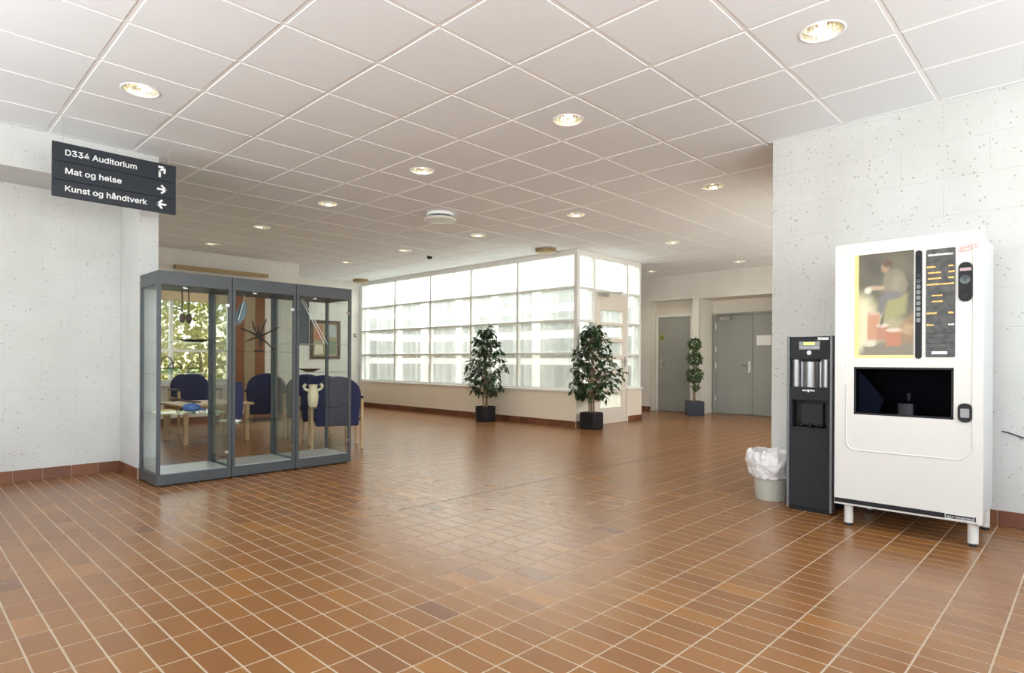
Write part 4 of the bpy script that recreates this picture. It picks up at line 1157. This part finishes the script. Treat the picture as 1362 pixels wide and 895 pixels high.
# ------------------------------------------------------------------ lounge furniture
def lounge_chair(loc, rz, label, group):
    t = thing('lounge_chair', label, 'chair', loc, rz, group)       # front of the seat towards +X (local)
    MB().box(-.24, .26, -.25, .25, .34, .45).build('seat', M['blue'], t, bevel=.04, seg=3, local=True)
    n = 14; prof = []
    for k in range(n + 1):
        a = PI * k / n; prof.append((-.27 * math.cos(a), .66 + .22 * math.sin(a)))
    pts_ = [(-.25, .28)] + prof + [(.25, .28)]
    m = MB(); m.prism([(-.30 - .12 * (z - .3), y, z) for y, z in pts_], (.085, 0, 0))
    m.build('backrest', M['blue'], t, bevel=.022, seg=3, local=True)
    for s in (-1, 1):
        MB().box(-.28, .22, s * .29 - .02, s * .29 + .02, .61, .635).build('armrest', M['black'], t, bevel=.008, local=True)
        for x in (-.27, .20):
            MB().tube([(x, s * .29, 0), (x, s * .29, .61)], [.017, .02], 10).build('leg', M['birch'], t, smooth=True, local=True)
        MB().box(-.25, .18, s * .29 - .012, s * .29 + .012, .33, .37).build('side_rail', M['birch'], t, local=True)
    return t
for x, y, r, lb in ((3.89, 6.82, 1.15, 'blue upholstered chair nearest the right edge of the display cases'), (4.08, 7.42, 1.0, 'second blue upholstered chair seen through the right display case'),
                    (4.18, 8.06, 1.0, 'third blue upholstered chair seen through the right display case'), (4.02, 8.95, 1.0, 'fourth blue upholstered chair, seen through the middle display case'),
                    (3.25, 9.75, -1.6, 'blue upholstered chair under the lounge window, seen through the left case')):
    lounge_chair((x, y, 0), r, lb, 'blue chairs in the lounge')
t = thing('coffee_table', 'low birch coffee table behind the left display case', 'table', (3.0, 8.6, 0))
MB().box(-.45, .45, -.45, .45, .47, .50).build('table_top', M['birch'], t, bevel=.006, local=True)
for a in (-.38, .38):
    for b in (-.38, .38): MB().box(a - .025, a + .025, b - .025, b + .025, 0, .47).build('leg', M['birch'], t, local=True)
MB().box(-.36, .36, -.39, -.37, .40, .47).box(-.36, .36, .37, .39, .40, .47).build('apron', M['birch'], t, local=True)
# curtains, blind, pelmet, picture, cupboard
def curtain(x0_, x1_, material, label):
    n = 24; m = MB()
    pts_ = [(x0_ + (x1_ - x0_) * k / n, YW - .09 + .028 * math.sin(k * PI / 2)) for k in range(n + 1)]
    vs = []
    for z in (.30, 2.38):
        for x, y in pts_: vs.append((x, y, z))
        for x, y in pts_: vs.append((x, y + .008, z))
    N = n + 1; fs = []
    for k in range(n):
        fs += [(k, k + 1, 2 * N + k + 1, 2 * N + k), (N + k + 1, N + k, 3 * N + k, 3 * N + k + 1), (k + 1, k, N + k, N + k + 1), (2 * N + k, 2 * N + k + 1, 3 * N + k + 1, 3 * N + k)]
    m.add(vs, fs)
    o = m.build('curtain', material, smooth=True)
    tag(o, label, 'curtain', 'curtains at the lounge window')
curtain(4.22, 4.42, M['curtain'], 'orange curtain at the right side of the lounge window')
curtain(4.43, 4.62, M['curtainw'], 'cream curtain right of the orange curtain in the lounge')
curtain(4.63, 4.80, M['curtain'], 'narrow orange curtain farthest right at the lounge window')
o = MB().box(WX0, WX1 - .08, YW - .05, YW - .03, 2.06, 2.52).cyl((WX0, YW - .04, 2.05), (WX1 - .08, YW - .04, 2.05), .015, n=10).build('roller_blind', M['blind'])
tag(o, 'half lowered beige roller blind at the top of the lounge window', 'blind')
o = MB().box(3.3, 4.85, YW - .13, YW - .115, 2.56, 2.63).box(3.3, 4.85, YW - .115, YW, 2.60, 2.63).build('curtain_pelmet', M['brass'])
tag(o, 'thin brown curtain pelmet above the display cases on the far wall', 'pelmet')
t = thing('framed_picture', 'framed picture with dark border on the far wall behind the right case', 'picture', (6.93, YB - .02, 1.52))
PXa, PXb, PZa, PZb = 6.56, 7.30, 1.10, 1.97
MB().box(PXa, PXb, YB - .03, YB, PZa, PZa + .07).box(PXa, PXb, YB - .03, YB, PZb - .07, PZb).box(PXa, PXa + .07, YB - .03, YB, PZa + .07, PZb - .07).box(PXb - .07, PXb, YB - .03, YB, PZa + .07, PZb - .07).build('frame', M['darkwood'], t, bevel=.004)
pc = [flat((.33, .27, .16)), flat((.42, .17, .09)), flat((.62, .55, .42)), flat((.16, .2, .12)), flat((.4, .42, .45))]
m = MB().box(PXa + .07, PXb - .07, YB - .012, YB - .005, PZa + .07, PZb - .07, 0)
def pq(pts_, mi): m.prism([(x, YB - .014, z) for x, z in pts_], (0, .002, 0), mi)
pq([(6.64, 1.55), (6.85, 1.50), (6.86, 1.85), (6.66, 1.88)], 1); pq([(6.9, 1.2), (7.2, 1.22), (7.2, 1.5), (6.95, 1.55)], 3)
pq([(6.66, 1.2), (6.88, 1.22), (6.85, 1.42), (6.68, 1.44)], 2); pq([(6.92, 1.62), (7.2, 1.6), (7.18, 1.86), (6.98, 1.88)], 4)
m.build('canvas', pc, t)
t = thing('notice_board', 'tall dark board on the far wall left of the framed picture', 'board', (6.2, YB - .02, 1.5))
MB().box(5.95, 6.50, YB - .03, YB, 1.42, 2.62).build('panel', mat('dark_felt', (.10, .11, .12), .9, noise=(30, (.13, .14, .15), .3, .7)), t)
MB().box(5.93, 5.95, YB - .035, YB, 1.40, 2.64).box(6.50, 6.52, YB - .035, YB, 1.40, 2.64).box(5.95, 6.50, YB - .035, YB, 1.40, 1.42).box(5.95, 6.50, YB - .035, YB, 2.62, 2.64).build('frame', M['slate'], t)
t = thing('light_switch', 'small brass light switch beside the left end of the glazing', 'switch', (7.70, YB, 1.66))
MB().box(7.66, 7.74, YB - .012, YB, 1.62, 1.70).build('plate', M['brass'], t, bevel=.003)
MB().box(7.685, 7.715, YB - .02, YB - .012, 1.64, 1.68).build('rocker', M['letter'], t)

# ------------------------------------------------------------------ plants
def leaf_mesh(mb, p, d, nrm, L_, W_):
    d = d.normalized(); s = d.cross(nrm).normalized(); nn_ = s.cross(d)
    a = p; b = p + d * L_ * .45 + s * W_ + nn_ * W_ * .35; c = p + d * L_ - nn_ * L_ * .18; e = p + d * L_ * .45 - s * W_ + nn_ * W_ * .35; mid = p + d * L_ * .5
    mb.add([a, b, c, e, mid], [(0, 1, 4), (1, 2, 4), (2, 3, 4), (3, 0, 4)])
def ficus(loc, label, seed, ht, spread, square, nb=62, lim=(9, 9)):
    rng = random.Random(seed)
    t = thing('potted_ficus', label, 'potted plant', loc, group='potted ficus trees before the glazed room')
    if square:
        b = .135
        MB().box(-b, b, -b, b, 0, .262).build('pot', M['black'], t, bevel=.012, local=True)
        MB().box(-b + .012, b - .012, -b + .012, b - .012, .262, .268).build('soil', M['soil'], t, local=True)
    else:
        MB().lathe([(.165, 0), (.172, .01), (.178, .245), (.184, .25), (.184, .262), (.168, .262), (.165, .22), (0, .22)], n=64, wob=lambda j, k, n: 1 + (.018 if k % 4 < 2 and 1 <= j <= 2 else 0)).build('pot', M['black'], t, local=True)
        MB().lathe([(.165, .225), (.1, .235), (0, .24)], n=24).build('soil', M['soil'], t, local=True)
    br = MB(); lf = MB()
    z0_ = .23
    stems = []
    for k in range(3):
        a = 2 * PI * k / 3 + rng.random()
        pts_ = []
        for q in range(9):
            f_ = q / 8
            r_ = .012 + .05 * f_ + .03 * math.sin(f_ * 5 + k)
            pts_.append(Vector((r_ * math.cos(a + f_ * 2.2), r_ * math.sin(a + f_ * 2.2), z0_ + (ht - .12 - z0_) * f_)))
        br.tube(pts_, [.016 - .012 * q / 8 for q in range(9)], 8); stems.append(pts_)
    for k in range(nb):
        f_ = (k + rng.random()) / nb
        z = .52 + (ht - .56) * f_
        # crown outline: widest low in the crown, tapering to the tip
        g_ = (z - .5) / (ht - .5)
        tb = ((-1, .45), (0, .45), (.1, .75), (.25, 1), (.4, .93), (.55, .76), (.7, .58), (.85, .36), (1, .1), (2, .1))
        for (a0, b0), (a1, b1) in zip(tb[:-1], tb[1:]):
            if a0 <= g_ < a1: R_ = spread * (b0 + (b1 - b0) * (g_ - a0) / (a1 - a0)) * rng.uniform(.62, 1.08)
        st = stems[k % 3]; i = min(7, max(0, int((z - .1 - z0_) / (ht - .12 - z0_) * 8))); s0 = st[i]
        a = k * 2.399 + rng.uniform(-.4, .4)
        e = Vector((R_ * math.cos(a), R_ * math.sin(a), z + rng.uniform(-.02, .06)))
        mid = s0.lerp(e, .55) + Vector((0, 0, .06))
        e = Vector((min(e.x, lim[0] - .06), min(e.y, lim[1] - .06), e.z))
        tip = e + Vector((.05 * math.cos(a), .05 * math.sin(a), -.07))
        tip = Vector((min(tip.x, lim[0] - .01), min(tip.y, lim[1] - .01), tip.z))
        br.tube([s0, mid, e, tip], [.005, .0035, .002, .001], 5)
        nl = rng.randint(13, 18)
        for q in range(nl):
            h_ = .3 + .7 * (q + .5) / nl
            base = (s0.lerp(mid, h_ / .55) if h_ < .55 else mid.lerp(e, (h_ - .55) / .35) if h_ < .9 else e.lerp(tip, (h_ - .9) / .1))
            aa = a + rng.choice((-1, 1)) * rng.uniform(.3, 1.3)
            d = Vector((math.cos(aa), math.sin(aa), rng.uniform(-1.1, .25)))
            base = Vector((min(base.x, lim[0] - .1), min(base.y, lim[1] - .1), base.z))
            if base.x > lim[0] - .2: d.x = min(d.x, .3)
            if base.y > lim[1] - .2: d.y = min(d.y, .3)
            leaf_mesh(lf, base, d, Vector((rng.uniform(-.5, .5), rng.uniform(-.5, .5), 1)), rng.uniform(.085, .13), rng.uniform(.022, .034))
    br.build('trunk', M['bark'], t, smooth=True, local=True)
    f_ = lf.build('foliage', M['leaf'], t, local=True); f_['kind'] = 'stuff'
ficus((7.46, 7.87, 0), 'leafy green ficus in round dark pot before the middle of the long glazing', 3, 1.70, .42, False, 66, (.29, 9))
ficus((7.82, 5.80, 0), 'leafy green ficus in square black pot at the corner of the glazing', 11, 1.68, .46, True, 76, (9, .25))
t = thing('topiary_tree', 'three ball topiary tree in square dark pot between the grey doors', 'potted plant', (11.36, 5.86, 0), .76)
MB().box(-.155, .155, -.155, .155, 0, .285).build('pot', M['bluepot'], t, bevel=.01, local=True)
MB().box(-.14, .14, -.14, .14, .285, .29).build('soil', M['soil'], t, local=True)
MB().tube([(-.03, .02, .28), (.02, 0, .5), (-.02, 0, .75), (.01, 0, 1.0), (0, 0, 1.45)], [.022, .02, .016, .012, .008], 8).tube([(.04, -.02, .28), (-.02, .02, .55), (.03, 0, .8)], [.018, .015, .01], 8).build('trunk', M['bark'], t, smooth=True, local=True)
rng = random.Random(5)
for cz, r_, n_ in ((1.43, .125, 420), (1.14, .15, 520), (.80, .165, 600), (.565, .075, 110)):
    m = MB(); cx = -.08 if r_ < .1 else 0
    for q in range(n_):
        v = Vector((rng.gauss(0, 1), rng.gauss(0, 1), rng.gauss(0, 1))).normalized()
        p_ = Vector((cx, 0, cz)) + v * r_ * rng.uniform(.55, 1.0)
        leaf_mesh(m, p_, v + Vector((rng.uniform(-1, 1), rng.uniform(-1, 1), rng.uniform(-1, 1))), v + Vector((.3, .2, .1)), rng.uniform(.03, .05), rng.uniform(.011, .018))
    o = m.build('foliage_ball', M['leaf2'], t, local=True); o['kind'] = 'stuff'

# ------------------------------------------------------------------ garden outside the lounge window
struct(box('ground_lawn', M['grass'], (-1, 9, YW + .4, 20, -.3, -.1))) if False else None
lawn = struct(MB().box(-1, XW - .32, YW + .31, 19, -.25, -.12).build('floor_garden', M['grass']))
for k, (x, y, r_, hh, lb) in enumerate(((2.35, 13.6, .95, 2.9, 'sunlit yellow green bush outside the lounge window, left one'), (4.70, 13.9, .95, 2.8, 'sunlit yellow green bush outside the lounge window, right one'))):
    t = thing('garden_bush', lb, 'bush', (x, y, -.12), group='bushes in the garden')
    MB().tube([(0, 0, 0), (.05, 0, 1.0), (-.05, .05, 1.9)], [.05, .035, .02], 8).build('stem', M['bark'], t, smooth=True, local=True)
    m = MB()
    for q in range(2600):
        v = Vector((rng.gauss(0, 1), rng.gauss(0, 1), rng.gauss(0, 1))).normalized()
        p_ = Vector((v.x * r_, v.y * r_, hh * .52 + v.z * hh * .48)) * 1.0
        p_ = Vector((p_.x * rng.uniform(.6, 1), p_.y * rng.uniform(.6, 1), p_.z))
        leaf_mesh(m, p_, v + Vector((rng.uniform(-1, 1), rng.uniform(-1, 1), rng.uniform(-1, 1))), v, rng.uniform(.10, .16), rng.uniform(.035, .055))
    o = m.build('foliage', M['bush'], t, local=True); o['kind'] = 'stuff'
